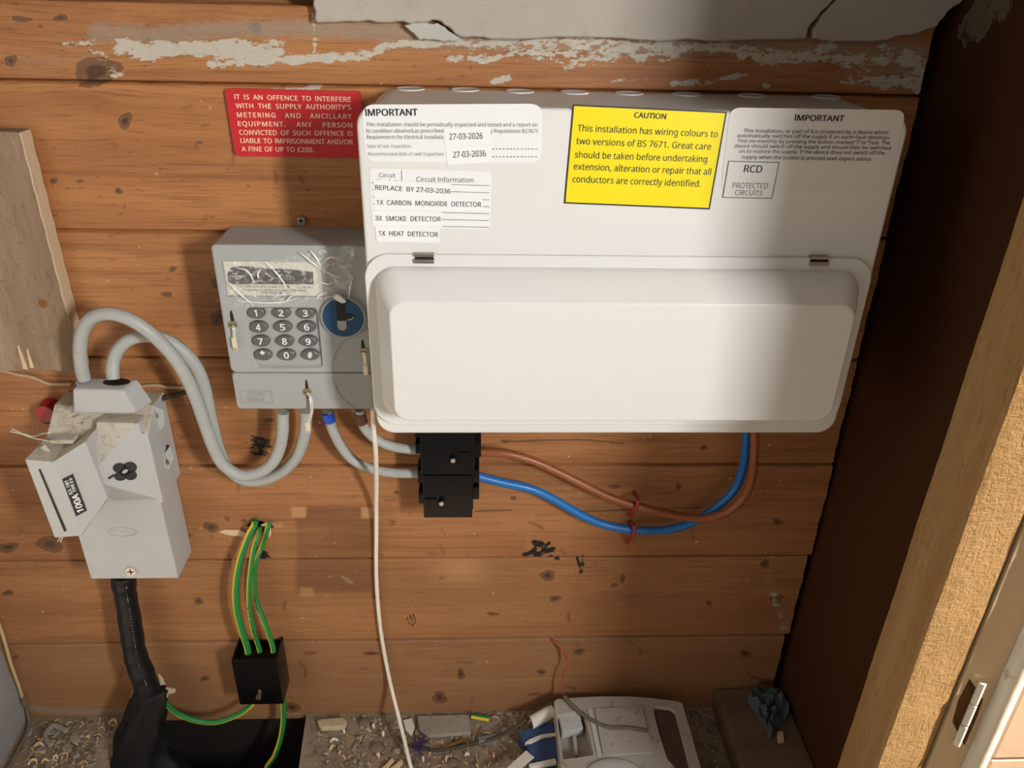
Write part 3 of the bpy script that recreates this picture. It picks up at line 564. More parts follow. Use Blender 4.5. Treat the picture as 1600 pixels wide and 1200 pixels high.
# ================================================================== red notice
def red_notice():
    y = -.0035; b = MB(); quad(b, [(350.5, 138), (563.5, 143), (572, 247.5), (367.5, 243.7)], y, .0025, r=.004, corners=(0, 1, 3))
    o = obj('warning_notice', b, M['red'], smooth=False); tag(o, 'red metal warning notice with cream capitals nailed to the boards', 'sign')
    t = MB(); yt = y-.00015
    for s, a, c, sp, ws in (('IT IS AN OFFENCE TO INTERFERE', (366.7, 154.8), (548.5, 159), 1.05, 1.8), ("WITH THE SUPPLY AUTHORITY'S", (368.5, 168.8), (549, 171.3), 1.05, 2.0), ('METERING AND ANCILLARY', (370.5, 183), (549.7, 185.6), 1.2, 4.2), ('EQUIPMENT. ANY PERSON', (372, 196.8), (550.8, 199.2), 1.15, 5.0), ('CONVICTED OF SUCH OFFENCE IS', (374, 210.4), (551.5, 212.3), 1.05, 1.7), ('LIABLE TO IMPRISONMENT AND/OR', (376, 223.2), (551.8, 225.5), 1.0, 1.4), ('A FINE OF UP TO £200.', (377.8, 236.2), (490.8, 237.9), 1.05, 1.2)):
        letter(t, s, a, c, 7.4, yt, .022, sp, ws)
    obj('lettering', t, M['cream'], o, smooth=False)
red_notice()

# ================================================================== meter
MX0, MX1, MZ0, MZ1, MY = -.2503, -.1, .5295, .7062, -.06
def seal(parent, c, y, tagpath, slot, scale=1.0, tagend=True):
    b = MB(); b.prism([(p[0], p[2]) for p in ell(*slot, y, 16)], y-.00025, y+.0002, 0); obj('seal_slot', b, M['black'], parent, smooth=False)
    b = MB(); b.cyl((c[0], y, c[2]), (0, -1, 0), .0042*scale, .0015, 18); b.box(c[0]-.0032, c[0]+.0032, y-.0017, y-.001, c[2]-.0005, c[2]+.0005, 1); s = obj('seal_screw', b, [M['brass'], M['black']], parent)
    b = MB(); b.tube(spline(tagpath, 8), .0008, 8)
    b.tube(spline([(p[0]+.0016, p[1], p[2]) for p in tagpath], 8), .0006, 8)
    obj('seal_wire', b, M['wireseal'], s)
    e = tagpath[-1]; b = MB(); b.box(e[0]-.0018, e[0]+.003, e[1]-.0018, e[1]+.001, e[2]-.009, e[2]+.002, bev=.0008)
    b.tube([(e[0]-.0005, e[1], e[2]-.008), (e[0]-.001, e[1], e[2]-.013)], .0004, 6); b.tube([(e[0]+.0012, e[1], e[2]-.008), (e[0]+.0016, e[1], e[2]-.0125)], .0004, 6)
    obj('seal_tag', b, M['sealtag'], s)
def meter():
    root = empty('electricity_meter', (-.178, 0, MZ0), 'grey prepayment electricity meter with number keypad, left of the white consumer unit', 'meter')
    # body with display and keypad recesses
    zc = .5727
    rec_k = [Y(383, 480, MY), Y(491, 480, MY), Y(505.5, 574, MY), Y(393, 575.5, MY)]; rec_d = [Y(345, 408, MY), Y(505, 403, MY), Y(503, 461, MY), Y(356, 464, MY)]
    fx = lambda P: [(p[0], p[2]) for p in P]
    k = fx(rec_k); kx0, kx1, kz0, kz1 = k[0][0], k[2][0], k[3][1], k[0][1]; d = fx(rec_d); dx0, dx1, dz0, dz1 = d[0][0], d[1][0]-.002, d[3][1], d[0][1]
    b = MB(); r = .005; e = .0022
    outer = rrect(MX0+e, MX1-e, zc+.0005, MZ1-e, r, MY, 5)
    hk = rrect(kx0, kx1, kz0, kz1, .005, MY, 4); hd = rrect(dx0, dx1, dz0, dz1, .002, MY, 3)
    b.loft([rrect(MX0, MX1, zc, MZ1, r, -.0006, 5), rrect(MX0, MX1, zc, MZ1, r, MY+e, 5), rrect(MX0+e*.3, MX1-e*.3, zc+.0002, MZ1-e*.3, r, MY+e*.3, 5), outer], cap1=False)
    loops = [outer, hk, hd]; tri = tessellate_polygon([[Vector((p[0], p[2], 0)) for p in l] for l in loops]); b.add([p for l in loops for p in l], [tuple(t) for t in tri])
    for h, ins, dp in ((hk, .0022, .0035), (hd, .0008, .0022)):
        cx = sum(p[0] for p in h)/len(h); cz = sum(p[2] for p in h)/len(h); sx = 1-ins*2/(max(p[0] for p in h)-min(p[0] for p in h)); sz = 1-ins*2/(max(p[2] for p in h)-min(p[2] for p in h))
        b.loft([h, [(cx+(p[0]-cx)*sx, MY+dp, cz+(p[2]-cz)*sz) for p in h]], cap0=False)
    obj('body', b, M['meter'], root, ang=.5)
    b = MB(); zt = zc-.0006
    b.loft([rrect(MX0, MX1, MZ0, zt, .0045, -.0006, 5), rrect(MX0, MX1, MZ0, zt, .0045, MY+e, 5), rrect(MX0+e*.3, MX1-e*.3, MZ0+e*.3, zt-.0003, .0045, MY+e*.3, 5), rrect(MX0+e, MX1-e, MZ0+e, zt-.0006, .0045, MY, 5)]); tc = obj('terminal_cover', b, M['meterc'], root, ang=.8)
    # embossed name panel
    b = MB(); q = [Y(a, c, MY) for a, c in ((374.5, 610.5), (424, 611), (426.5, 629.5), (378, 629.5))]
    for i in range(4): b.tube([q[i]+[0, -.0002, 0], q[(i+1) % 4]+[0, -.0002, 0]], .0005, 6)
    letter(b, 'SOLID', (386, 619), (414, 619), 7, MY-.0004, .01); letter(b, 'ENERGY', (386, 627.5), (414, 627.5), 6, MY-.0004, .01); obj('embossed_panel', b, M['meterc'], tc)
    # display and rating plate
    yd = MY+.0019; b = MB(); b.box(dx0+.0012, dx1-.0012, yd, yd+.0003, dz0+.001, dz1-.001); obj('display_bezel', b, M['plate'], root, smooth=False)
    b = MB(); b.prism([(p[0], p[2]) for p in [Y(a, c, yd) for a, c in ((357, 441), (355.5, 427), (361, 418), (374, 416), (400, 417), (420, 420), (445, 420), (489, 425), (490, 444), (362, 444))]], yd-.0004, yd); obj('display_window', b, M['lcd'], root, smooth=False)
    b = MB(); yl = yd-.0003
    for s, a, c in (('1 Ph, 2 Wire 230 V, 50 Hz, 5-100A, Cl. 2', (371, 449), (443, 450)), ('12 g. No. 2011', (463, 450), (489, 450.5)), ('Property of Northern Ireland Electricity', (381, 454.5), (479, 455.5)), ('Temp. Range -20 to 55 C', (407, 458.5), (456, 459.3))): letter(b, s, a, c, 3.4, yl, .006)
    quad(b, [(447, 446), (452, 446), (452.5, 450.5), (447.5, 450.5)], yl, .0001); obj('rating_text', b, M['grey_ink'], root, smooth=False)
    # keys
    yk = MY+.0035
    for s, px, py in (('1', 400, 489), ('2', 439.5, 489), ('3', 477.5, 489.5), ('4', 404, 511.3), ('5', 442, 511), ('6', 479.5, 511), ('7', 407.5, 533.3), ('8', 445, 533.3), ('9', 482, 533.5), ('*', 411, 555), ('0', 448, 555), ('#', 484.7, 554.7)):
        c = Y(px, py, MY-.0005); b = MB(); R = []
        for kk, dy in ((1.06, 0), (1.06, .0022), (1.0, .0036), (.93, .0044), (.82, .0047), (.6, .0048)): R.append(ell(c[0], c[2]-.0002, .0083*kk, .0060*kk, yk-dy))
        b.loft(R, cap0=False); ko = obj('key', b, M['key'], root, ang=1.2)
        b = MB(); letter(b, s, (px-(4 if s not in '1' else 2.2), py+5-(2 if s == '*' else 0)), (px+(4 if s not in '1' else 2.2), py+5-(2 if s == '*' else 0)), 9.5, yk-.0051, .025); obj('digit', b, M['label'], ko, smooth=False)
    # key receptacle
    c = Y(537, 494, MY); b = MB(); b.loft([ell(c[0], c[2], .0222, .0222, MY+.001, 44), ell(c[0], c[2], .0222, .0222, MY-.003, 44), ell(c[0], c[2], .0212, .0212, MY-.0042, 44), ell(c[0], c[2], .0203, .0203, MY-.0042, 44), ell(c[0], c[2], .0198, .0198, MY-.0034, 44)]); ro = obj('key_receptacle', b, M['meter'], root, ang=.7)
    b = MB(); yb = MY-.0042; b.loft([ell(c[0], c[2], .0198, .0198, yb+.0003, 44), ell(c[0], c[2], .0198, .0198, yb, 44)]); obj('blue_disc', b, M['blue'], ro, smooth=False)
    b = MB(); b.prism([(p[0], p[2]) for p in [Y(a, q, yb) for a, q in ((524, 466), (541, 470), (540, 490), (550, 490), (553, 494), (551, 499), (540, 501), (527, 501))]], yb-.0004, yb+.0003); obj('key_slot', b, M['black'], ro, smooth=False)
    b = MB(); b.prism([(p[0], p[2]) for p in [Y(a, q, yb) for a, q in ((527, 501), (541, 501), (542, 512), (538, 516), (532, 516), (528, 512))]], yb-.0006, yb+.0003, bev=.0003); b.tube([Y(542, 500, yb-.0008), Y(549, 499, yb-.001), Y(553, 495, yb-.0008)], .0007, 6); obj('slot_insert', b, M['meter'], ro)
    b = MB(); b.prism([(p[0], p[2]) for p in [Y(a, q, yb-.001) for a, q in ((522, 461), (529, 459), (540, 468), (541, 472), (534, 473), (523, 467))]], yb-.003, yb, bev=.0006); obj('torn_cover', b, M['label'], ro)
    # engraved round boss
    cc = Y(596, 584, MY); p0 = Y(519, 590, MY); R0 = cc[0]-p0[0]; b = MB(); pts = []
    for kk in range(60):
        q = math.radians(95+kk*170/59); x = cc[0]+R0*math.cos(q); z = cc[2]+R0*math.sin(q)
        if MZ0+.001 < z and x < MX1-.001: pts.append((x, MY-.0001, z))
    b.tube(pts, .0006, 6); obj('round_boss', b, M['meterc'], root)
    y = MY
    c = Y(364, 507, y); s0 = Y(362, 493, y); seal(root, c, y, [c+[0, -.002, 0], Y(364.5, 515, y-.004), Y(365, 530, y-.003)], (s0[0], s0[2]-.003, .0017, .0085))
    c = Y(568.5, 549, y); s0 = Y(567, 540, y); seal(root, c, y, [c+[-.0005, -.002, 0], Y(569, 560, y-.004), Y(570, 572, y-.003)], (s0[0], s0[2]-.003, .0017, .010))
    c = Y(480.5, 612, y); s0 = Y(479, 600, y); seal(root, c, y, [c+[0, -.002, 0], Y(485, 625, y-.006), Y(486, 645, y-.007), Y(480, 661, y-.006)], (s0[0], s0[2]-.006, .0015, .0115))
    for px in (442, 479):
        c = Y(px, 640, -.035); b = MB(); b.cyl((c[0], -.035, MZ0+.001), (0, 0, -1), .0105 if px < 460 else .008, .008, 20, r2=.009 if px < 460 else .0075); obj('cable_entry', b, M['meterc'], root)
meter()
def crease_glints(o):
    for L in ([(413, 408), (428, 422), (440, 437), (452, 456)], [(368, 418), (384, 422), (393, 432), (397, 444)], [(404, 437), (403, 428), (408, 419)], [(466, 393), (484, 407), (503, 421)], [(484, 391), (494, 403), (503, 418)], [(503, 421), (518, 429), (533, 435)], [(357, 440), (370, 455), (384, 467), (397, 478)], [(447, 470), (457, 461)], [(551, 432), (547, 450), (545, 466)], [(372, 470), (410, 473), (440, 472), (470, 464)], [(506, 408), (516, 402), (528, 403)], [(500, 440), (512, 444), (522, 440)]):
        b = MB(); P = path([(a, c, MY-.0034) for a, c in L], 6); n = len(P); b.tube(P, [.00015+.0007*math.sin(math.pi*i/(n-1)) for i in range(n)], 6); obj('crease', b, M['crease'], o, ang=1.5)  # white tubes paint in the glints along the film's folds
def film():
    top = [Y(a, c, MY) for a, c in ((349, 407), (400, 406), (440, 403), (500, 391), (556, 380))]; bot = [Y(a, c, MY) for a, c in ((367, 478), (400, 478), (455, 474), (500, 466), (546, 467))]
    T = spline(top, 12); B2 = spline(bot, 12); n = len(T); m = 26; b = MB(); v = []
    for i in range(n):
        for j in range(m+1):
            p = T[i]+(B2[i]-T[i])*j/m; u, t = i/(n-1), j/m
            d = .0016+.0010*math.sin(u*23+t*9+2*math.sin(t*6))+.0009*math.sin(u*41-t*17)+.0007*math.sin(t*31+u*5)+.003*u*t*(1-t)*2
            d += .0022*max(0, 1-abs((u-.36)-.14*(t-.5))*30)+.002*max(0, 1-abs((u-.22)+.12*(t-.6)**2*4)*26)+.002*max(0, 1-abs((t-.45)+.7*(u-.72))*14)*(u > .6)
            v.append((p[0], MY-abs(d)-.0004, p[2]))
    f = [(i*(m+1)+j, (i+1)*(m+1)+j, (i+1)*(m+1)+j+1, i*(m+1)+j+1) for i in range(n-1) for j in range(m)]
    b.add(v, f); o = obj('plastic_film', b, M['film'], ang=.5); crease_glints(o); tag(o, 'crinkled clear plastic film stuck over the meter display', 'plastic film')
film()
def screw(name, c, r, mat, label, axis=(0, -1, 0), h=.003):
    b = MB(); c = np.array(c); b.cyl(c, axis, r, h, 20, r2=r*.85); a = c+np.array(axis)*h; b.box(a[0]-r*.6, a[0]+r*.6, a[1]-.0002, a[1]+.0004, a[2]-r*.14, a[2]+r*.14, 1); b.box(a[0]-r*.14, a[0]+r*.14, a[1]-.0002, a[1]+.0004, a[2]-r*.6, a[2]+r*.6, 1)
    return tag(obj(name, b, [mat, M['black']]), label, 'screw')
screw('screw', Y(471, 344, -.0008), .0046, M['zinc'], 'bright screw in the boards just above the grey meter')

# ================================================================== service cut-out
def pxsolid(mb, front, back, bev=.0015, m=0, seg=2):
    """front / back: lists of (px,py,y) - same count - joined as a solid"""
    F = [Y(*p) for p in front]; B2 = [p if isinstance(p, np.ndarray) else Y(*p) for p in back]; n = len(F)
    return mb.solid(F+B2, [tuple(range(n)), tuple(range(2*n-1, n-1, -1))]+[(i, i+n, (i+1) % n+n, (i+1) % n) for i in range(n)], m, bev, seg)
def dusty(o):
    for p in o.data.polygons:
        if p.normal.z > .45: p.material_index = 1
def cutout():
    root = empty('service_cutout', (-.4, 0, .29), 'pale grey mains service cut-out with a black 100A fuse label, lower left of the meter', 'mains fuse')
    # lower cable cover
    b = MB(); x0, x1, z0, z1 = -.4555, -.3535, .2942, .437
    b.loft([[(x0-.002, -.0006, z0-.001), (x1+.0, -.0006, z0), (x1, -.0006, z1), (x0-.002, -.0006, z1)], [(x0-.001, -.02, z0), (x1+.001, -.02, z0+.002), (x1+.001, -.02, z1), (x0-.001, -.02, z1)], [(x0, -.05, z0), (x1-.0005, -.05, z0), (x1-.001, -.05, z1), (x0, -.05, z1)]])
    v, f = b.v, b.f; b = MB(); b.solid(v, f, 0, .0022, 2); lc = obj('lower_cover', b, M['cut'], root)
    b = MB(); c = Y(192, 831, -.05); n = 36
    b.tube([(c[0]+.0165*math.cos(2*math.pi*k/n), -.0502, c[2]+.0062*math.sin(2*math.pi*k/n)) for k in range(n+1)], .0006, 6)
    b.tube([(c[0]+.0135*math.cos(math.radians(a)), -.0502, c[2]+.0046*math.sin(math.radians(a))) for a in range(-70, 71, 10)], .0005, 6)
    for k in range(4): b.box(c[0]-.011+k*.0052, c[0]-.0085+k*.0052, -.0507, -.0499, c[2]-.0022, c[2]+.002, bev=.0003)
    obj('embossed_oval', b, M['cut'], lc)
    c = Y(205, 892, -.05); b = MB(); b.cyl((c[0], -.0495, c[2]), (0, -1, 0), .0072, .0012, 24); b.cyl((c[0], -.0503, c[2]), (0, -1, 0), .0058, .0016, 24, 1); b.box(c[0]-.004, c[0]+.004, -.0521, -.0515, c[2]-.0007, c[2]+.0007, 2); b.box(c[0]-.0007, c[0]+.0007, -.0521, -.0515, c[2]-.004, c[2]+.004, 2); obj('cover_screw', b, [M['cut'], M['zinc'], M['black']], lc)
    # body behind
    b = MB(); b.solid([(x, y, z) for x in (-.452, -.3475) for y, z in ((-.0006, .41), (-.058, .41), (-.058, .497), (-.03, .5185), (-.0006, .5185))], [(0, 1, 2, 3, 4), (9, 8, 7, 6, 5)]+[(i, i+5, (i+1) % 5+5, (i+1) % 5) for i in range(5)], 0, .0015); bd = obj('base', b, [M['cut'], M['cutd']], root); dusty(bd)
    # front block with facets (holds the flower sticker)
    ay = -.083
    P = [Y(150, 660, -.057), Y(216, 661, -.057), Y(252, 781, -.057), Y(178, 784, -.057), Y(150, 734, ay), Y(157, 756, ay)]
    Q = [np.array((p[0], -.02, p[2])) for p in P[:4]]
    b = MB(); b.solid(P+Q, [(0, 1, 4), (1, 2, 5, 4), (2, 3, 5), (0, 4, 5, 3), (0, 6, 7, 1), (1, 7, 8, 2), (2, 8, 9, 3), (3, 9, 6, 0), (9, 8, 7, 6)], 0, .0012, 2); fb = obj('front_block', b, [M['cut'], M['cutd']], root); dusty(fb)
    # flower sticker on the bright facet
    A, B2, C2 = P[4], P[1], P[2]; ux = (P[2]-P[5]); nrm = np.cross(P[1]-P[4], P[2]-P[4]); nrm = nrm/np.linalg.norm(nrm); nrm = nrm if nrm[1] < 0 else -nrm
    def onf(px, py):
        d = ray(px, py); t = ((A-CPOS)@nrm)/(d@nrm); return CPOS+d*t+nrm*.0006
    b = MB(); cx, cy = 195, 737
    for px, py, rx, ry in ((187, 731, 11, 8), (203, 730, 11, 9), (204, 742, 10, 8), (188, 744, 10, 7), (195, 737, 9, 6)):
        o = [onf(px+rx*math.cos(2*math.pi*k/20), py+ry*math.sin(2*math.pi*k/20)) for k in range(20)]; b.add(o, [tuple(range(20))])
    b.add([onf(168, 746), onf(178, 740), onf(180, 743), onf(170, 749)], [(0, 1, 2, 3)]); so = obj('flower_sticker', b, M['ink'], fb, smooth=False)
    b = MB(); o = [onf(195+4.5*math.cos(2*math.pi*k/14)*1.0, 736+3.0*math.sin(2*math.pi*k/14)-1.5*math.cos(2*math.pi*k/14))+nrm*.0003 for k in range(14)]; b.add(o, [tuple(range(14))]); obj('flower_centre', b, M['cut'], so, smooth=False)
    # fuse carrier
    F = [Y(38, 718, -.098), Y(82, 722, -.1), Y(127, 838, -.1), Y(85, 841, -.098)]; G = [Y(133, 690, -.086), Y(169, 780, -.086), Y(150, 806, -.086)]
    yb = -.03; bk = lambda p: np.array((p[0], yb, p[2]+.0))
    V = F+G; n = 6; ordr = [0, 1, 4, 5, 6, 2, 3]
    V2 = V+[bk(V[i]) for i in ordr]
    b = MB(); b.solid(V2, [(0, 1, 2, 3), (1, 4, 5, 6, 2)]+[(ordr[i], 7+i, 7+(i+1) % 7, ordr[(i+1) % 7]) for i in range(7)]+[tuple(range(13, 6, -1))], 0, .0016, 2); fc = obj('fuse_carrier', b, [M['cut'], M['cutd']], root); dusty(fc)
    # groove on the carrier front
    b = MB(); g = [Y(61, 733, -.0992), Y(63, 733, -.0992), Y(104, 829, -.0992), Y(101, 830, -.0992)]; b.add([p+np.array([0, -.0009, 0]) for p in g]+g, [(0, 1, 2, 3), (0, 4, 5, 1), (1, 5, 6, 2), (2, 6, 7, 3), (3, 7, 4, 0)]); obj('carrier_groove', b, M['black'], fc, smooth=False)
    # 100A label on the bright facet
    A, n2 = V[1], np.cross(V[4]-V[1], V[2]-V[1]); n2 = n2/np.linalg.norm(n2); n2 = n2 if n2[1] < 0 else -n2
    def onl(px, py, d=.0005):
        r_ = ray(px, py); t = ((A-CPOS)@n2)/(r_@n2); return CPOS+r_*t+n2*d
    q = [onl(97, 748.5), onl(114, 740), onl(136, 797.5), onl(119, 806.5)]; b = MB(); b.add(q+[p-n2*.0004 for p in q], [(0, 1, 2, 3), (0, 4, 5, 1), (1, 5, 6, 2), (2, 6, 7, 3), (3, 7, 4, 0)]); fl = obj('fuse_label', b, M['ink'], fc, smooth=False)
    b = MB()
    def lt(s, a, c, cap):
        O = onl(*a, .0008); E = onl(*c, .0008); ux = E-O; Ln = np.linalg.norm(ux); ux = ux/Ln; uz = np.cross(n2, ux)*1.0; uz = uz if uz[0] < 0 else -uz
        letter3(b, s, O, ux, uz, Ln, cap, .03)
    lt('100A', (131.3, 798.5), (121.5, 770), .0060); lt('B.S. 1361', (113.5, 771), (105.5, 750), .0030); lt('TYPE II b', (119.8, 767.5), (112, 746), .0030)
    obj('lettering', b, M['label'], fl, smooth=False)
    # carrier top lug with sealing wire
    b = MB(); pxsolid(b, [(62, 700, -.082), (70, 694, -.082), (80, 705, -.082), (72, 712, -.082)], [(62, 700, -.066), (70, 694, -.066), (80, 705, -.066), (72, 712, -.066)], .001)
    b.box(-.437, -.415, -.078, -.066, .499, .5035, bev=.001); obj('sealing_lug', b, M['cutd'], fc)
    b = MB(); b.tube(spline([Y(84, 691, -.083), Y(70, 688, -.087), Y(50, 684, -.093), Y(32, 676, -.097), Y(18, 670, -.099)], 8), .00055, 8); b.tube(spline([Y(80, 676, -.078), Y(65, 678, -.084), Y(52, 682, -.092), Y(34, 678, -.097), Y(16, 674, -.099)], 8), .00055, 8); b.tube([Y(38, 678.5, -.0965), Y(47, 682, -.0945)], .0014, 8); obj('seal_wire', b, M['wireseal'], fc)
    b = MB(); b.tube([Y(96, 838, -.096), Y(90, 846, -.097)], .0005, 6); b.tube([Y(99, 838, -.096), Y(94, 847, -.097)], .0005, 6); obj('seal_wire', b, M['wireseal'], fc)
    # cable entry block
    b = MB(); pxsolid(b, [(112, 608, -.06), (191, 610, -.06), (212, 647, -.06), (114, 647, -.06)], [Y(112, 608, -.06)*[1, 0, 1]+[.001, -.034, 0], Y(191, 610, -.06)*[1, 0, 1]+[.006, -.034, 0], Y(212, 647, -.06)*[1, 0, 1]+[.009, -.034, 0], Y(114, 647, -.06)*[1, 0, 1]+[-.002, -.034, 0]], .003, seg=3); eb = obj('cable_entry_block', b, M['cut'], root)
    zt = Y(150, 609, -.06)[2]
    for px, py, rx, ry, mt in ((131, 597, .0082, .0062, 'cut'), (182, 597, .0135, .0075, 'black')):
        c = Z(px, py, zt); b = MB(); b.loft([[(c[0]+rx*math.cos(2*math.pi*k/24), c[1]+ry*math.sin(2*math.pi*k/24), zt-.0005) for k in range(24)], [(c[0]+rx*math.cos(2*math.pi*k/24), c[1]+ry*math.sin(2*math.pi*k/24), zt+.0006) for k in range(24)]]); obj('grommet', b, M[mt], eb)
    # side flange with screws
    b = MB(); pxsolid(b, [(222, 628, -.03), (256, 640, -.03), (258, 662, -.03), (252, 672, -.03), (228, 672, -.03)], [(222, 628, -.005), (256, 640, -.005), (258, 662, -.005), (252, 672, -.005), (228, 672, -.005)], .001)
    pxsolid(b, [(226, 668, -.035), (246, 672, -.035), (262, 735, -.035), (244, 748, -.035)], [(226, 668, -.004), (248, 672, -.004), (262, 735, -.004), (244, 748, -.004)], .001)
    pxsolid(b, [(252, 716, -.03), (266, 695, -.03), (272, 716, -.03), (264, 735, -.03), (252, 752, -.03)], [(252, 716, -.005), (266, 695, -.005), (272, 716, -.005), (264, 735, -.005), (252, 752, -.005)], .001); sf = obj('side_flange', b, M['cut'], root)
    for px, py in ((241, 649, ), (259, 721)):
        c = Y(px, py, -.03); b = MB(); b.cyl((c[0], -.0295, c[2]), (0, -1, 0), .0046, .0016, 18); b.box(c[0]-.003, c[0]+.003, -.0314, -.0309, c[2]-.0006, c[2]+.0006, 1); b.box(c[0]-.0006, c[0]+.0006, -.0314, -.0309, c[2]-.003, c[2]+.003, 1); obj('flange_screw', b, [M['brass'], M['black']], sf)
    b = MB()
    for k in range(260):   # sawdust lying on the top
        px, py = random.uniform(70, 235), random.uniform(632, 690); p = Z(px, py, .518); z = .5187 if p[1] > -.03 else .5187-.0215*min(1, (-.03-p[1])/.028)
        if -.450 < p[0] < -.35 and -.056 < p[1] < -.002 and not (p[1] < -.02 and p[1] > -.064 and -.42 < p[0] < -.35 and False):
            a = random.uniform(0, 6.28); L = random.uniform(.0006, .003); w2 = random.uniform(.0003, .0009); c, s = math.cos(a), math.sin(a)
            b.add([(p[0]+c*L-s*w2, p[1]+s*L+c*w2, z+.0006), (p[0]-c*L-s*w2, p[1]-s*L+c*w2, z+.0002), (p[0]-c*L+s*w2, p[1]-s*L-c*w2, z+.0004), (p[0]+c*L+s*w2, p[1]+s*L-c*w2, z+.0009)], [(0, 1, 2, 3)])
    o = obj('sawdust', b, M['chip'], smooth=False); tag(o, 'sawdust lying on top of the grey cut-out', 'sawdust'); o['kind'] = 'stuff'
cutout()
b = MB(); c = Y(80, 637, -.002); b.cyl((c[0], -.001, c[2]), (0, -1, 0), .0115, .016, 24, r2=.010); b.cyl((c[0]-.001, -.001, c[2]-.006), (0, -1, 0), .009, .012, 20, 1)
tag(obj('bolt_head', b, [M['redcap'], M['black']]), 'small dark red round bolt head half hidden behind the grey cut-out', 'bolt')

# ================================================================== cables
def cable(name, pl, r, mat, label, n=14, cat='cable', per=8, stripe=None, extra=None, group=None, mats=None):
    b = MB(); P = path(pl, per) if len(pl[0]) == 3 and not extra else extra
    b.tube(P, r, n, 0, stripe); o = obj(name, b, mats or mat, ang=1.5); tag(o, label, cat, group); return o
cable('meter_tail', [(131.5, 592, -.045), (127, 573, -.047), (125, 545, -.05), (129, 518, -.054), (142, 498, -.058), (166, 490, -.062), (196, 496, -.062), (226, 513, -.06), (252, 536, -.056), (274, 561, -.052), (292, 591, -.048), (307, 625, -.045), (320, 662, -.042), (334, 700, -.04), (349, 726, -.039), (374, 742, -.038), (401, 740, -.037), (424, 725, -.036), (437, 700, -.035), (442, 670, -.035), (442, 644, -.035)], .0066, M['tail'], 'grey supply cable looping highest, nearest the viewer, from cut-out to meter')
cable('meter_tail', [(177, 592, -.044), (176, 578, -.041), (178, 562, -.036), (187, 543, -.034), (206, 529, -.032), (232, 525, -.03), (262, 532, -.029), (288, 550, -.028), (307, 573, -.026), (319, 603, -.025), (327, 640, -.024), (335, 677, -.023), (344, 707, -.022), (358, 734, -.022), (382, 750, -.022), (412, 750, -.022), (442, 736, -.024), (464, 712, -.027), (475, 682, -.031), (478, 658, -.034), (478, 642, -.035)], .0066, M['tail'], 'grey supply cable in the lower second loop behind, from cut-out to meter')
ck = [(512, 643, -.03), (514, 652, -.029), (519, 670, -.026), (532, 696, -.022), (552, 719, -.02), (582, 733, -.02), (616, 739, -.02), (664, 740, -.02)]
o = cable('outgoing_cable', ck, .0056, M['tail'], 'grey cable with a blue collar from meter to lower black connector')
b = MB(); P = path(ck[:3], 6); b.tube(P[1:9], .0066, 14); b.box(P[3][0]-.004, P[3][0]+.001, P[3][1]-.009, P[3][1]-.003, P[3][2]-.003, P[3][2]+.003, bev=.0008); obj('blue_collar', b, M['bluet'], o)
ck = [(562, 640, -.03), (564, 655, -.029), (571, 670, -.026), (587, 686, -.023), (611, 697, -.022), (640, 702, -.022), (664, 703, -.022)]
o = cable('outgoing_cable', ck, .0056, M['tail'], 'grey cable with brown tape from meter to upper black connector')
b = MB(); P = path(ck[:3], 6); b.tube(P[2:9], .0066, 14); obj('brown_tape', b, M['brownt'], o)
cable('live_cable', [(738, 707, -.022), (760, 707, -.022), (792, 709, -.022), (830, 719, -.021), (865, 734, -.02), (905, 754, -.02), (950, 776, -.02), (992, 790, -.02), (1036, 801, -.022), (1078, 809, -.026), (1106, 809, -.03), (1133, 801, -.034), (1154, 786, -.039), (1168, 767, -.044), (1175, 743, -.049), (1178, 715, -.053), (1179, 686, -.055), (1179, 672, -.055)], .0049, M['brown'], 'brown insulated cable sagging from upper black connector to consumer unit')
cable('neutral_cable', [(738, 742, -.02), (750, 745, -.02), (785, 754, -.019), (830, 764, -.017), (867, 781, -.015), (905, 803, -.014), (942, 819, -.013), (984, 827, -.013), (1025, 829, -.013), (1060, 824, -.014), (1086, 814, -.015), (1112, 798, -.017), (1134, 780, -.021), (1150, 761, -.024), (1159, 737, -.029), (1164, 715, -.034), (1166, 690, -.039), (1167, 672, -.041)], .0051, M['bluec'], 'blue insulated cable sagging lowest, from lower black connector to consumer unit')
for pts, lb, yd in (([(991, 770), (997, 781), (996, 790), (989, 798), (985, 803)], 'red cable clip holding the brown cable to the boards', .027), ([(984, 815), (991, 822), (991, 832), (986, 840), (980, 846)], 'red cable clip holding the blue cable to the boards', .0202)):
    ys = [-.0015, -yd*.93, -yd, -yd*.8, -.0015]; P = spline([Y(a, c, q) for (a, c), q in zip(pts, ys)], 8); b = MB(); b.tube(P, .0024, 10); p = P[0]; b.cyl((p[0], -.0008, p[2]), (0, -1, 0), .003, .004, 12); p = P[-1]; b.cyl((p[0], -.0008, p[2]), (0, -1, 0), .003, .004, 12); tag(obj('cable_clip', b, M['clip']), lb, 'clip')
cable('white_cable', [(583, 640, -.085), (584, 672, -.080), (587, 705, -.066), (588, 742, -.042), (588, 780, -.018), (588, 820, -.0075), (588, 900, -.0045), (592, 960, -.0045), (599, 1012, -.005), (611, 1072, -.012), (626, 1132, -.045), (640, 1190, -.085), (655, 1250, -.12)], .0026, M['whitec'], 'thin white cable hanging from consumer unit down to the floor', 12)
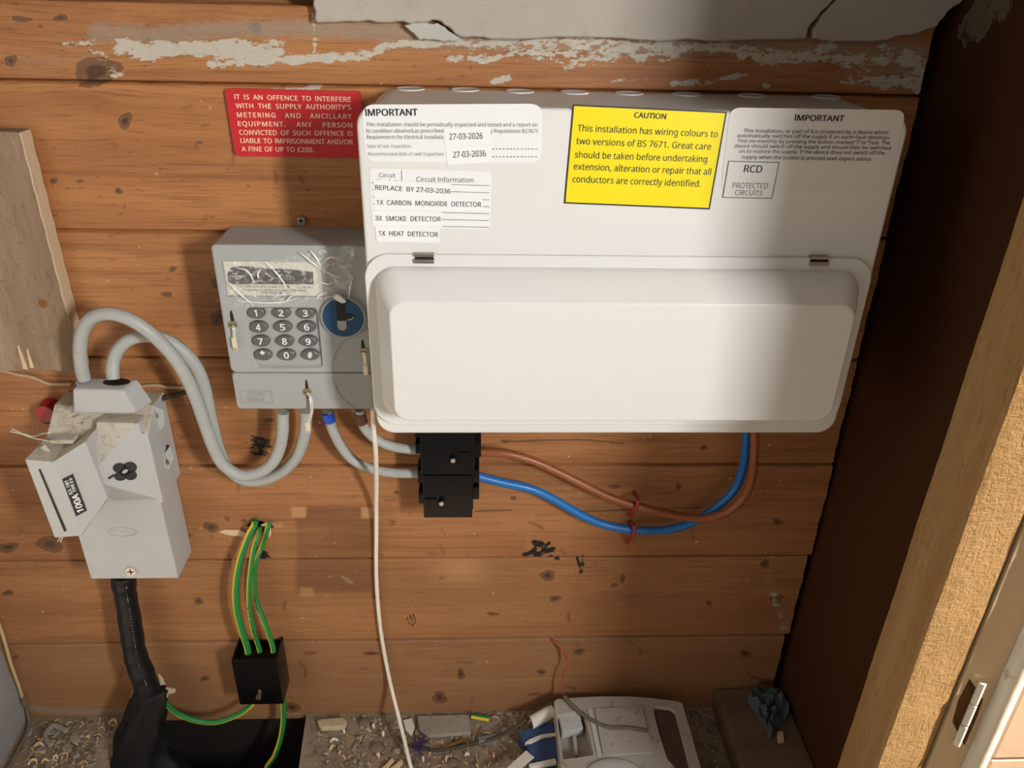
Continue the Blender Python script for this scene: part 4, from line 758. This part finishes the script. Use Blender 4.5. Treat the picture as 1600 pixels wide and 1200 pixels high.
# earth wires: green with yellow stripe
GM = [M['green'], M['eyel']]
def earth(pl, r, label, ang, extra_pts=None):
    P = [Y(*p) for p in pl]+[np.array(q) for q in (extra_pts or [])]; P = spline(P, 8); b = MB(); b.tube(P, r, 20, 0, (ang, .85, 1)); o = obj('earth_wire', b, GM, ang=1.5); tag(o, label, 'cable'); return o, P
def marks(o, P, r, i0, i1, label=None):
    b = MB()
    for i in range(i0, i1):
        if random.random() < .8:
            p = P[i]; t = random.uniform(-.0008, .0008); h = random.uniform(.0005, .0012)
            b.box(p[0]+t-.0009, p[0]+t+.0007, p[1]-r-.0003, p[1]-r*.85, p[2]-h, p[2]+h)
    obj('printed_marking', b, M['ink'], o, smooth=False)
earth([(396, 808, .02), (398, 818, -.008), (388, 838, -.017), (375, 874, -.022), (368.5, 911, -.026), (369, 949, -.028), (377, 982, -.029), (386, 1010, -.028), (388, 1020, -.028)], .0042, 'thickest green and yellow earth wire, leftmost of three into the black block', .35)
o, P = earth([(409, 826, .03), (407, 824, -.001), (397, 855, -.019), (392, 885, -.021), (389, 919, -.0245), (390, 952, -.0265), (396, 985, -.027), (404, 1010, -.027), (406, 1018, -.027)], .0031, 'middle green and yellow earth wire, between two others above the black block', .35); marks(o, P, .0031, 38, 56)
o, P = earth([(420, 811, .02), (419, 821, -.003), (410, 851, -.001), (400, 877, -.012), (397, 907, -.015), (400, 937, -.018), (411, 967, -.024), (420, 990, -.026), (426, 1010, -.027), (427, 1018, -.027)], .0033, 'rightmost green and yellow earth wire entering the black block from above', .35); marks(o, P, .0033, 38, 46)
earth([(398, 1092, -.026), (390, 1104, -.027), (369, 1118, -.029), (338, 1128, -.031), (307, 1126, -.034), (278, 1115, -.038), (260, 1100, -.042), (247, 1087, -.044), (240, 1078, -.04)], .0036, 'green and yellow earth wire curving from black block to the thick black cable', 2.45)
earth([(442, 1090, -.026), (442.5, 1105, -.026), (442.5, 1128, -.027), (438, 1155, -.031), (429, 1181, -.037), (418, 1206, -.043)], .0038, 'green and yellow earth wire dropping into the dark floor hole', .3, [(-.258, -.05, -.09), (-.262, -.052, -.2)])
# thick black supply cable
def supply():
    root = empty('supply_cable', (-.44, -.03, -.1), 'thick black supply cable running from the grey cut-out into the floor hole', 'cable')
    P = path([(193, 895, -.03), (194, 915, -.03), (199, 945, -.031), (206, 990, -.033), (212, 1025, -.036), (224, 1057, -.039), (234, 1084, -.041)], 10); n = len(P)
    rr = [.0140+.0005*math.sin(i*.31)+.0003*math.sin(i*.83)-.0012*math.exp(-((i-22)/8)**2)+.002*max(0, (i-42)/20) for i in range(n)]; b = MB(); b.tube(P, rr, 24); sh = obj('sheath', b, M['sheath'], root, ang=1.5)
    b = MB()
    for i in range(4, n-4):
        if random.random() < .75:
            p = P[i]; r = rr[i]; q = .55; c = p+np.array([r*math.sin(q), -r*math.cos(q)-.0001, 0]); h = random.uniform(.0004, .0012); b.add([c+np.array([-.0007, 0, -h]), c+np.array([.0007, .0004, -h]), c+np.array([.0007, .0004, h]), c+np.array([-.0007, 0, h])], [(0, 1, 2, 3)])
    obj('printed_marking', b, M['old'], sh, smooth=False)
    P = spline([P[-4], P[-1]+np.array([0, -.002, -.004]), Z(238, 1125, .0)+np.array([0, -.05, 0]), np.array((-.437, -.062, -.05)), np.array((-.435, -.075, -.12)), np.array((-.435, -.08, -.25))], 14); n = len(P); b = MB(); R = []
    for i, p in enumerate(P):
        r = np.interp(i/n, [0, .25, .45, .7, 1], [.013, .021, .034, .042, .045]); ring = []
        for k in range(26):
            q = 2*math.pi*k/26; w2 = 1+.12*math.sin(q*5+i*.25)+.07*math.sin(q*9-i*.5); ring.append((p[0]+r*w2*math.cos(q)*1.15, p[1]+r*w2*math.sin(q)*.8, p[2]))
        R.append(ring)
    b.loft(R); obj('tarred_wrap', b, M['tar'], root, ang=1.5)
supply()

# ================================================================== connectors
def connector(name, x0, x1, z0, z1, y, label, screwpx, notch, lugs):
    root = empty(name, ((x0+x1)/2, 0, z0), label, 'connector'); b = MB(); b.box(x0+.001, x1-.001, y+.014, -.0008, z0+.001, z1-.001, bev=.001); obj('base', b, M['bakelite'], root)
    b = MB(); b.box(x0, x1-.002, y, y+.016, z0, z1, bev=.0012); b.box(x1-.0045, x1-.0028, y-.0009, y+.004, z0+.001, z1-.001, bev=.0004); lid = obj('lid', b, M['bakelite'], root)
    c = Y(*screwpx, y); b = MB(); b.cyl((c[0], y+.002, c[2]), (0, -1, 0), .0038, .0062, 18); b.cyl((c[0], y-.0035, c[2]-.0), (0, -1, 0), .0026, .0022, 14, 1); obj('lid_screw', b, [M['bakelite'], M['zinc']], lid)
    c = Y(*notch, y); b = MB(); b.box(c[0]-.0055, c[0]+.0055, y-.0016, y+.001, c[2]-.0042, c[2]+.0042, bev=.0006); b.box(c[0]-.0085, c[0]-.005, y-.001, y+.001, c[2]-.0025, c[2]+.0045, bev=.0004); obj('latch', b, M['bakelite'], lid)
    for s, za, zb in lugs:
        xa, xb = (x0-.0065, x0+.002) if s < 0 else (x1-.004, x1+.006)
        b = MB(); b.box(xa, xb, -.032, -.004, za, zb, bev=.0012); obj('cable_port', b, M['bakelite'], root)
    return root
connector('cable_connector', -.0645, -.0035, .4372, .4995, -.045, 'black cable connector block, upper of two, close under the consumer unit', (708, 716), (727, 711), ((-1, .4563, .4705), (1, .4515, .474), (-1, .478, .489)))
connector('cable_connector', -.0632, -.0055, .3775, .4362, -.045, 'black cable connector block, lower of two, holding the blue cable', (690, 783), (674, 783), ((-1, .4175, .4345), (1, .4165, .4355), (-1, .388, .4045), (1, .3935, .411)))
def earth_block():
    root = empty('earth_terminal', (-.288, 0, .068), 'black earth connector block on the boards with green and yellow wires', 'connector')
    x0, x1, z0, z1, y = -.3168, -.2595, .067, .1488, -.040
    b = MB(); t = .0022
    v = [(x0, y, z0), (x1-.0003, y, z0), (x1, y, z1), (x0, y, z1), (x0, -.0008, z0), (x1, -.0008, z0), (x1, -.0008, z1), (x0, -.0008, z1), (x1+.0035, -.016, .106)]
    b.box(x0, x1, y, y+.004, z0, z1, bev=.0014); b.box(x0, x0+t, y+.003, -.0008, z0, z1, bev=.0006); b.box(x0, x1, y+.003, -.0008, z0, z0+t, bev=.0006); b.box(x0, x1, -.004, -.0008, z0, z1-.004, bev=.0006)
    b.solid([(x1-t, y+.003, z0), (x1, y+.003, z0), (x1+.0035, -.022, .100), (x1+.0035, -.012, .112), (x1, -.0008, z1), (x1-t, -.0008, z1), (x1-t, y+.003, z1), (x1, y+.003, z1), (x1-t, -.0008, z0), (x1, -.0008, z0)], [(0, 1, 9, 8), (1, 7, 3, 2), (1, 2, 9), (2, 3, 4, 9), (7, 4, 3), (6, 5, 4, 7), (0, 8, 5, 6), (0, 6, 7, 1), (8, 9, 4, 5)], 0, 0)
    b.box(x0+t, x1-t, y+.004, -.004, z0+t, z1-.012, bev=.0); obj('housing', b, M['bakelite'], root)
    c = Y(405, 1086, y); b = MB(); b.cyl((c[0], y+.001, c[2]), (0, -1, 0), .0034, .006, 16); b.box(c[0]-.0022, c[0]+.0022, y-.0054, y-.0048, c[2]-.0005, c[2]+.0005, 1); b.cyl((c[0]+.0015, y+.001, c[2]+.008), (0, -1, 0), .0018, .002, 10); obj('lid_screw', b, [M['brass'], M['black']], root)
    b = MB()
    for k, (px, py) in enumerate(((374, 1054), (386, 1055), (400, 1052), (408, 1045), (412, 1052))):
        c = Y(px, py, y); b.box(c[0]-.004, c[0]+.004, y-.0003, y+.001, c[2]-.0008, c[2]+.0004, bev=.0002)
    obj('embossed_marking', b, M['bakelite'], root)
earth_block()

# ================================================================== boards and old wires on the wall
def offcut():
    b = MB(); yf = -.02
    F = [(-.70, .8005), (-.4345, .7985), (-.4185, .797), (-.4185, .5535)]; x0 = -.618
    pts = [(x0, .8)]+[(-.4195, .7975)]
    for k in range(30): pts.append((-.4188+.0004*math.sin(k*1.9), .797-.2415*k/29))
    n = 26
    for k in range(n+1): pts.append((-.42-(.198)*k/n, .553+random.uniform(-.0012, .0012)))
    b.prism(pts, yf, -.0008, 0, .0008, 1); o = obj('board_offcut', b, M['ply'], ang=.5)
    for p in o.data.polygons:
        if p.normal.x > .6: p.material_index = 1
    o.data.materials.append(M['plyedge']); tag(o, 'weathered sawn-off board fixed on the wall above the cut-out', 'board')
    c = Y(67, 474, yf); b = MB(); b.cyl((c[0], yf+.0004, c[2]), (0, -1, 0), .0045, .0008, 18); obj('filled_hole', b, M['rawwood'], o)
    b = MB()
    for a, q, w2 in (((28, 540), (40, 577), 3.5), ((42, 545), (50, 575), 3)): quad(b, [(a[0]-1, a[1]), (a[0]+1, a[1]), (q[0]+w2, q[1]), (q[0]-w2, q[1])], yf-.0006, .0008)
    obj('split_fibre', b, M['chip'], o, smooth=False)
offcut()
cable('bell_wire', [(-10, 575, -.004), (22, 584, -.004), (49, 589, -.003), (75, 599, -.003), (95, 600, -.003), (112, 600, -.003)], .0019, M['rwire'], 'thin old wire along the boards between weathered board and cut-out', 10)
cable('bell_wire', [(204, 605, -.003), (216, 604, -.003), (240, 602, -.003), (265, 605, -.003), (292, 605, -.003), (312, 602, -.003)], .0019, M['rwire'], 'thin old wire on the boards right of the cut-out, behind grey loops', 10)
b = MB(); b.tube(path([(216, 622, -.004), (240, 622, -.005), (258, 622, -.005), (275, 617, -.005), (292, 613, -.004)], 6), .0026, 10); b.tube(path([(240, 622, -.006), (256, 622, -.006)], 6), .0036, 10); tag(obj('twisted_wire', b, M['dwire']), 'dark twisted wire joint below the thin old wire, right of cut-out', 'wire')
b = MB(); P = path([(-6, 965, -.004), (0, 980, -.004), (8, 1005, -.004), (18, 1040, -.004), (28, 1068, -.004), (36, 1092, -.004)], 8); b.tube(P, .0021, 10); cw = obj('corner_wire', b, M['straw']); tag(cw, 'straw coloured wire running down the left corner to the floor', 'wire')
b = MB(); P = spline([Y(36, 1088, -.004), Y(40, 1098, -.005), np.array((-.62, -.008, .02)), np.array((-.616, -.02, .006)), np.array((-.613, -.06, .004)), np.array((-.612, -.13, .003))], 8); b.tube(P, .0022, 10); b.tube([Y(36, 1092, -.0055), Y(39, 1101, -.0055)], .0034, 8); obj('lower_run', b, M['gcab'], cw)
cable('red_wire', [(861, 998, .004), (864, 1001, -.002), (874, 1008, -.008), (883, 1022, -.012), (886, 1036, -.014), (882, 1050, -.016), (879, 1068, -.018), (880, 1087, -.02), (882, 1092, -.022)], [.002]*20+[.0018]*10+[.0012]*35, M['redw'], 'dull red wire poking from the boards above the old white unit', 10)
DZ = .05
g = [Z(a, c, q) for a, c, q in ((882, 1088, .056), (892, 1100, .055), (908, 1114, .054), (924, 1125, .0535), (940, 1133, .0535), (956, 1137, .0535), (980, 1137, .0535), (1000, 1140, .0535), (1012, 1142, .0535))]
cable('cable_scrap', [(0, 0, 0)], .0027, M['gcab'], 'dirty grey stub of cable lying across the old white unit', 10, extra=spline(g, 8))
g = [Z(a, c, q) for a, c, q in ((622, 1150, .006), (636, 1164, .004), (660, 1170, .0035), (686, 1172, .0035), (720, 1166, .0035), (760, 1157, .006), (790, 1146, .012), (816, 1129, .02), (840, 1111, .03), (864, 1098, .042), (882, 1091, .05))]
cable('floor_cable', [(0, 0, 0)], .0023, M['dwire'], 'black cable across the rubble from white cable to old white unit', 10, extra=spline(g, 8))

# ================================================================== old unit lying on the floor
def old_unit():
    root = empty('old_white_unit', (.19, -.09, 0), 'dirty old white plastic electrical unit lying face up on the floor', 'electrical unit')
    zt = .05; pt = lambda a, c, z=zt: Z(a, c, z)
    out = [pt(866, 1096), pt(872, 1092), pt(900, 1090), pt(930, 1088.5), pt(980, 1088), pt(1020, 1091), pt(1058, 1096), pt(1066, 1099), pt(1078, 1140), pt(1095, 1200), pt(1110, 1250)]; L = [pt(878, 1250), pt(877, 1200), pt(871, 1140)]
    O = [(p[0], p[1]) for p in out+L]
    c1 = [pt(870, 1117), pt(912, 1109), pt(928, 1180), pt(880, 1187)]; c2 = [pt(1022, 1103), pt(1048, 1106), pt(1056, 1112), pt(1066, 1150), pt(1080, 1205), pt(1060, 1205), pt(1042, 1185), pt(1028, 1140), pt(1021, 1112)]
    H = [[(p[0], p[1]) for p in h] for h in (c1, c2)]
    b = MB(); loops = [O]+H; tri = tessellate_polygon([[Vector((x, y, 0)) for x, y in l] for l in loops]); b.add([(x, y, zt) for l in loops for x, y in l], [tuple(t) for t in tri])
    n = len(O); b.loft([[(x, y, 0.001) for x, y in O], [(x, y, zt-.003) for x, y in O], [(x, y, zt) for x, y in O]], cap0=True, cap1=False)
    for h, dp, m in ((H[0], .022, 0), (H[1], .004, 0)):
        cx = sum(p[0] for p in h)/len(h); cy = sum(p[1] for p in h)/len(h); k = .94; n = len(h)
        b.loft([[(x, y, zt) for x, y in h], [(cx+(x-cx)*k, cy+(y-cy)*k, zt-dp) for x, y in h]], m, cap0=False)
    obj('shell', b, M['old'], root, ang=.5)
    b = MB(); P = [(p[0], p[1]) for p in (pt(1024, 1105), pt(1047, 1108), pt(1054, 1113), pt(1064, 1150), pt(1078, 1205), pt(1061, 1205), pt(1044, 1184), pt(1030, 1140), pt(1023, 1113))]; n = len(P); b.add([(x, y, zt-.003) for x, y in P]+[(x, y, zt-.0045) for x, y in P], [tuple(range(n)), tuple(range(2*n-1, n-1, -1))]+[(i, (i+1) % n, (i+1) % n+n, i+n) for i in range(n)]); obj('smoked_window', b, M['smoked'], root, smooth=False)
    def slab(name, pix, z0, z1, mat, bev=.001):
        Q = [pt(*q, z1) for q in pix]; n = len(Q); b = MB(); b.solid([(p[0], p[1], z1) for p in Q]+[(p[0], p[1], z0) for p in Q], [tuple(range(n)), tuple(range(2*n-1, n-1, -1))]+[(i, (i+1) % n, (i+1) % n+n, i+n) for i in range(n)], 0, bev, 2); return obj(name, b, mat, root)
    slab('raised_panel', [(929, 1106), (1004, 1103), (1012, 1140), (1023, 1175), (1000, 1176), (942, 1181)], zt-.001, zt+.0022, M['old'])
    slab('divider_strip', [(918, 1108), (925, 1107), (941, 1180), (934, 1181)], zt-.001, zt+.0018, M['oldw'], .0006)
    slab('inner_block', [(872, 1119), (906, 1113), (912, 1138), (878, 1143)], zt-.021, zt-.006, M['oldw'], .002)
    slab('inner_rib', [(894, 1144), (899, 1143), (904, 1180), (898, 1181)], zt-.021, zt-.015, M['old'], .0005)
    b = MB(); c = pt(960, 1212); b.loft([[(c[0]+rx*math.cos(2*math.pi*k/40), c[1]+ry*math.sin(2*math.pi*k/40), z) for k in range(40)] for rx, ry, z in ((.036, .024, zt-.0005), (.036, .024, zt+.0015), (.033, .0215, zt+.0035), (.02, .013, zt+.005))]); obj('round_dial', b, M['oldw'], root, ang=1.2)
old_unit()

# ================================================================== floor objects
def flat(name, pix, z0, z1, mat, label, cat, bev=.0008, group=None, tilt=0):
    Q = [Z(a, c, z1) for a, c in pix]; n = len(Q); cx = sum(p[0] for p in Q)/n
    b = MB(); b.solid([(p[0], min(p[1], -.002), z1+tilt*(p[0]-cx)) for p in Q]+[(p[0], min(p[1], -.002), z0+tilt*(p[0]-cx)) for p in Q], [tuple(range(n)), tuple(range(2*n-1, n-1, -1))]+[(i, (i+1) % n, (i+1) % n+n, i+n) for i in range(n)], 0, bev, 1); o = obj(name, b, mat, ang=.6); tag(o, label, cat, group); return o
# floor beam in the right corner
b = MB(); b.box(.3375, .432, -.3, -.0015, .0, .041, bev=.003); struct(obj('trim_8', b, M['beam']))
def cloth():
    b = MB(); n, m = 26, 26; out = [(1168, 1092), (1176, 1078), (1200, 1076), (1220, 1084), (1231, 1102), (1228, 1122), (1212, 1140), (1204, 1152), (1196, 1134), (1180, 1112)]
    P = [Z(a, c, .045) for a, c in out]; c = sum(P)/len(P); ring = spline(P+[P[0]], 5)[:-1]; n = len(ring); v = []; f = []
    for j in range(9):
        k = 1-j/8.5
        for i, p in enumerate(ring):
            q = 2*math.pi*i/n; z = .0425+(.006+.010*(1-k))*(1+.6*math.sin(q*3+j*.7)+.5*math.sin(q*5-j*1.3)+.3*math.sin(q*9+j))*(.4+k*.6)
            v.append((c[0]+(p[0]-c[0])*k, c[1]+(p[1]-c[1])*k, max(.0418, z)))
    for j in range(8):
        for i in range(n): f.append((j*n+i, j*n+(i+1) % n, (j+1)*n+(i+1) % n, (j+1)*n+i))
    f.append(tuple(8*n+i for i in range(n))); base = len(v); v += [(p[0], p[1], .0413) for p in ring]; f += [(i, base+i, base+(i+1) % n, (i+1) % n) for i in range(n)]+[tuple(base+i for i in range(n))]
    b.add(v, f); tag(obj('cloth_scrap', b, M['cloth'], ang=1.0), 'crumpled blue-grey scrap of cloth on the corner floor beam', 'cloth')
cloth()
flat('wood_chip', [(1214, 1142), (1224, 1141), (1226, 1158), (1216, 1159)], .0412, .0455, M['chip'], 'little square wood chip on the beam beside the blue-grey cloth', 'wood')
# blue box fragment and cards by the old unit
flat('blue_fragment', [(811, 1143), (848, 1130), (868, 1128), (869, 1142), (826, 1157), (818, 1158)], .001, .022, M['navy'], 'broken blue plastic piece nearest the wall beside old white unit', 'plastic')
flat('blue_fragment', [(823, 1162), (845, 1152), (870, 1147), (872, 1184), (832, 1191)], .001, .022, M['navy'], 'larger blue plastic piece behind the white strips beside old unit', 'plastic')
flat('plastic_fragment', [(820, 1160), (826, 1155), (846, 1147), (869, 1144), (870, 1148), (848, 1152), (828, 1161)], .018, .0245, M['card'], 'curved white rim lying between the two blue plastic pieces', 'plastic', .0006)
flat('white_card', [(822, 1172), (835, 1183), (800, 1212), (780, 1210)], .024, .026, M['card'], 'flat white card strip angled at bottom edge left of old unit', 'card', .0005)
flat('white_clip', [(826, 1193), (868, 1184), (870, 1191), (828, 1200)], .022, .028, M['card'], 'white notched plastic strip under the blue pieces beside old unit', 'plastic')
def paper_curl():
    b = MB(); A = Z(838, 1122, .03); B2 = Z(856, 1112, .034); ax = (B2-A); L = np.linalg.norm(ax); ax = ax/L; up = np.array([0, 0, 1.]); sd = np.cross(ax, up); v = []; f = []; n = 18
    for s in (-.5, 1.4):
        for k in range(n):
            q = math.radians(-40+k*270/(n-1)); r = .009; v.append(A+ax*L*s+sd*r*math.cos(q)+up*(r*math.sin(q)-.004))
    for k in range(n-1): f.append((k, k+1, n+k+1, n+k))
    v2 = [tuple(np.array(p)*1.0+np.array([0, 0, .0006])) for p in v]; b.add(v, f); b.add(v2, f)
    tag(obj('paper_curl', b, M['card'], ang=1.5), 'curled piece of greyish white paper beside top corner of old unit', 'paper')
paper_curl()
b = MB(); A, B2 = Z(737, 1119, .006), Z(765, 1124, .006); b.tube([A, A+(B2-A)*.5, B2], .0042, 12, 0, (2.2, .6, 1)); tag(obj('wire_stub', b, GM), 'short green and yellow wire stub on the rubble by the wall', 'cable')
flat('mortar_slab', [(652, 1117), (690, 1116), (734, 1115), (736, 1145), (700, 1148), (668, 1150), (654, 1138)], .0005, .007, M['grub'], 'flat grey mortar slab on the floor against the wall boards', 'rubble', .002)
flat('plaster_lump', [(495, 1122), (540, 1118), (543, 1128), (534, 1136), (500, 1137)], .0005, .011, M['hess'], 'buff plaster lump beside the dark floor hole by the wall', 'rubble', .003)
flat('plaster_shard', [(630, 1124), (644, 1122), (648, 1136), (643, 1150), (634, 1140)], .002, .005, M['card'], 'pointed white plaster shard just right of the hanging white cable', 'rubble', .0005, tilt=.12)
flat('metal_strip', [(746, 1151), (776, 1145), (778, 1152), (748, 1160)], .0005, .008, M['metal'], 'grey metal strip on rubble above the black floor cable', 'metal')
for pix, lb in (([(595, 1201), (612, 1184), (616, 1187), (601, 1206)], 'split wood stick left of the white cable foot, leftmost of two'), ([(604, 1204), (627, 1186), (630, 1190), (612, 1210)], 'split wood stick touching the white cable foot, rightmost of two'), ([(690, 1166), (727, 1152), (729, 1155), (692, 1170)], 'thin brown wood splinter above the black floor cable')): flat('wood_stick', pix, .0005, .006, M['chip'] if 'split' in lb else M['rawwood'], lb, 'wood', .0008)
def fluff():
    b = MB(); c = Z(655, 1165, .004)
    for k in range(60): 
        a = random.uniform(0, 6.28); p = c+np.array([random.gauss(0, .004), random.gauss(0, .009), 0]); b.tube(spline([p, p+np.array([.003*math.cos(a), .003*math.sin(a), .002+.002*random.random()]), p+np.array([.006*math.cos(a+.5), .006*math.sin(a+.5), .0005])], 4), .0004, 5)
    tag(obj('fibre_tuft', b, M['purple']), 'purple tuft of fibre under the black floor cable', 'fibre')
fluff()
g = [Z(a, c, .006) for a, c in ((104, 1142), (94, 1137), (84, 1134), (75, 1140), (71, 1150), (74, 1158), (80, 1164))]
cable('cable_curl', [(0, 0, 0)], [.0036]*len(spline(g, 8)), M['grub'], 'short curled grey cable scrap in the left floor rubble', 10, extra=spline(g, 8))
flat('plaster_chip', [(37, 1143), (48, 1132), (50, 1144), (43, 1150)], .0005, .004, M['plasterw'], 'pale pointed plaster chip by the left corner wire', 'rubble', .0006, tilt=.1)
flat('plaster_chip', [(108, 1150), (122, 1146), (126, 1156), (112, 1160)], .0005, .004, M['grub'], 'grey square chip beside the curled cable scrap, upper of two', 'rubble', .0006)
flat('plaster_chip', [(98, 1164), (110, 1160), (112, 1170), (104, 1177)], .0005, .004, M['grub'], 'grey square chip beside the curled cable scrap, lower of two', 'rubble', .0006)
def rag(name, pix, lb, mat, y):
    P = [Y(*q) for q in pix]; n = len(P); b = MB(); c = sum(P)/n; v = [p for p in P]+[p+np.array([.001, .003, 0]) for p in P]
    b.solid(v, [tuple(range(n)), tuple(range(2*n-1, n-1, -1))]+[(i, (i+1) % n, (i+1) % n+n, i+n) for i in range(n)], 0, .0006, 1); tag(obj(name, b, mat, ang=1.0), lb, 'sacking')
rag('sacking_scrap', [(204, 1080, -.03), (210, 1092, -.034), (215, 1110, -.04), (213, 1135, -.05), (207, 1155, -.062), (203, 1130, -.052), (194, 1106, -.045), (202, 1103, -.04)], 'torn buff sacking hanging left of the thick black cable', M['hess'], -.03)
rag('sacking_scrap', [(246, 1054, -.03), (253, 1062, -.031), (258, 1076, -.034), (272, 1078, -.034), (273, 1083, -.036), (262, 1086, -.038), (260, 1092, -.04), (254, 1088, -.038)], 'small buff fibre tuft right of the thick black cable', M['hess'], -.03)
# splinter beside the drilled hole
b = MB(); b.prism([(p[0], p[2]) for p in [Y(a, c, -.002) for a, c in ((341, 831), (349, 827), (376, 828), (388, 834), (381, 838), (360, 836))]], -.0035, -.0006, bev=.0006, seg=1); tag(obj('wood_splinter', b, M['chip']), 'pale torn wood splinter left of the earth wire hole', 'wood')
b = MB(); b.prism([(p[0], p[2]) for p in [Y(a, c, -.002) for a, c in ((407, 820), (418, 816), (423, 820), (424, 835), (420, 841), (419, 824))]], -.0032, -.0006, bev=.0005, seg=1); tag(obj('wood_splinter', b, M['chip']), 'pale torn wood fibres on the right rim of the earth wire hole', 'wood')
# bigger shavings and chips picked out one by one
def ribbon(px, py, L, w2, turn, label, group, mat):
    c = Z(px, py, .003); a = random.uniform(0, 6.28); b = MB(); n = 12; v = []; x, y = -L/2, 0.0; h = -turn/2
    for i in range(n+1):
        q = a+h; p = (c[0]+x*math.cos(a)-y*math.sin(a), c[1]+x*math.sin(a)+y*math.cos(a)); z = .0012+.0035*math.sin(math.pi*i/n)+random.uniform(0, .0006); k = w2*(.5+.5*math.sin(math.pi*(i+.6)/(n+1.2)))
        v += [(p[0]-k*math.sin(q), p[1]+k*math.cos(q), z), (p[0]+k*math.sin(q), p[1]-k*math.cos(q), z+.0012)]; x += L/n*math.cos(h); y += L/n*math.sin(h); h += turn/n
    v2 = [(p[0], p[1], p[2]+.0004) for p in v]; m = len(v)
    b.add(v+v2, [f for i in range(n) for f in ((2*i, 2*i+1, 2*i+3, 2*i+2), (m+2*i, m+2*i+2, m+2*i+3, m+2*i+1), (2*i, 2*i+2, m+2*i+2, m+2*i), (2*i+1, m+2*i+1, m+2*i+3, 2*i+3))]+[(0, m, m+1, 1), (2*n, 2*n+1, m+2*n+1, m+2*n)]); tag(obj('wood_shaving', b, mat, ang=1.2), label, 'wood shaving', group)
for px, py in ((38, 1172), (52, 1186), (60, 1178), (70, 1190), (46, 1196), (84, 1186), (98, 1182), (112, 1192), (120, 1176), (136, 1166), (142, 1184), (150, 1158), (128, 1196), (158, 1140), (140, 1134), (172, 1132), (122, 1126), (60, 1166)):
    ribbon(px, py, random.uniform(.008, .017), random.uniform(.0008, .0016), random.uniform(.6, 3.4), 'pale curled wood shaving in the rubble left of the floor hole', 'wood shavings left of the hole', M[random.choice(('chip', 'shav', 'chip'))])
for px, py in ((536, 1143), (522, 1158), (520, 1168), (532, 1176), (548, 1182), (585, 1134), (598, 1146), (510, 1178), (590, 1180), (700, 1186), (730, 1180), (745, 1196), (770, 1180), (790, 1170), (690, 1196), (660, 1186)):
    ribbon(px, py, random.uniform(.005, .011), random.uniform(.001, .0022), random.uniform(.2, 1.2), 'pale wood chip in the rubble between floor hole and old white unit', 'wood chips right of the hole', M[random.choice(('chip', 'card', 'chip'))])
for px, py, r, lb in ((570, 1128, .007, 'dark earthy clod against the boards right of the floor hole'), (590, 1166, .008, 'earthy clod left of the white cable, amid wood chips'), (622, 1172, .005, 'round grey-green pebble touching the foot of the white cable'), (708, 1190, .006, 'earthy clod near the bottom edge, under the black floor cable')):
    c = Z(px, py, r*.5); b = MB(); R_ = []
    for z, k in ((0.0, .8), (.25, 1.0), (.55, .9), (.8, .55)): R_.append([(c[0]+r*k*math.cos(q)*random.uniform(.8, 1.2)*1.3, c[1]+r*k*math.sin(q)*random.uniform(.8, 1.2), z*r+.0002) for q in np.linspace(0, 6.283, 11)[:-1]])
    b.loft(R_); tag(obj('rubble_clod', b, M['grub'] if 'pebble' in lb else M['slabwood'], ang=1.2), lb, 'rubble')
# loose rubble and shavings
def debris():
    b = MB()
    def flake(p, L, w2, curl, m):
        a = random.uniform(0, 6.28); c, s = math.cos(a), math.sin(a); k = 4; v = []
        for i in range(k+1):
            t = i/k-.5; bend = curl*(t*t*4); dz = L*.35*curl*(1-4*t*t)+.0006
            x = p[0]+c*L*t-s*bend*L*.3; y = p[1]+s*L*t+c*bend*L*.3; ww = w2*(1-.5*abs(t))
            v += [(x-s*ww, y+c*ww, p[2]+dz), (x+s*ww, y-c*ww, p[2]+dz+.0005)]
        f = [(2*i, 2*i+1, 2*i+3, 2*i+2) for i in range(k)]; b.add(v, f, m)
    def pebble(p, r, m):
        R = []
        for z, k in ((0, .8), (.5, 1), (1.0, .55)): R.append([(p[0]+r*k*math.cos(q)*random.uniform(.75, 1.2), p[1]+r*k*math.sin(q)*random.uniform(.75, 1.2), p[2]+z*r) for q in np.linspace(0, 6.283, 7)[:-1]])
        b.loft(R, m)
    def ok(x, y):
        if y > -.004 or y < -.2: return False
        if x < -.605 or x > .335: return False
        if -.505 < x < -.225: return False
        if .095 < x < .30: return False
        return True
    for k in range(1900):
        if random.random() < .45: x = random.uniform(-.62, -.49); y = -.005-.12*random.random()
        else: x = random.uniform(-.24, .1); y = -.004-.12*random.random()**1.2
        if k % 12 == 0: x = random.uniform(.29, .335); y = random.uniform(-.13, -.01)
        if not ok(x, y) or (x < -.478 and x > -.50 and y < -.07): continue
        u = random.random(); p = (x, y, .0003)
        if u < .42: flake(p, random.choice((.002, .004, .006, .011))*random.uniform(.6, 1.3), random.uniform(.0003, .0016), random.uniform(0, .8), random.choice((0, 1, 1) if x < -.4 else (0, 0, 1)))
        else: pebble(p, random.choice((.0008, .0012, .0018, .003))*random.uniform(.7, 1.2), random.choice((2, 2, 3)))
    o = obj('floor_rubble', b, [M['shav'], M['chip'], M['grub'], M['slabwood']], smooth=False, origin=(0, 0, 0)); tag(o, 'wood shavings and crumbs of rubble strewn over the dusty floor', 'rubble'); o['kind'] = 'stuff'
debris()
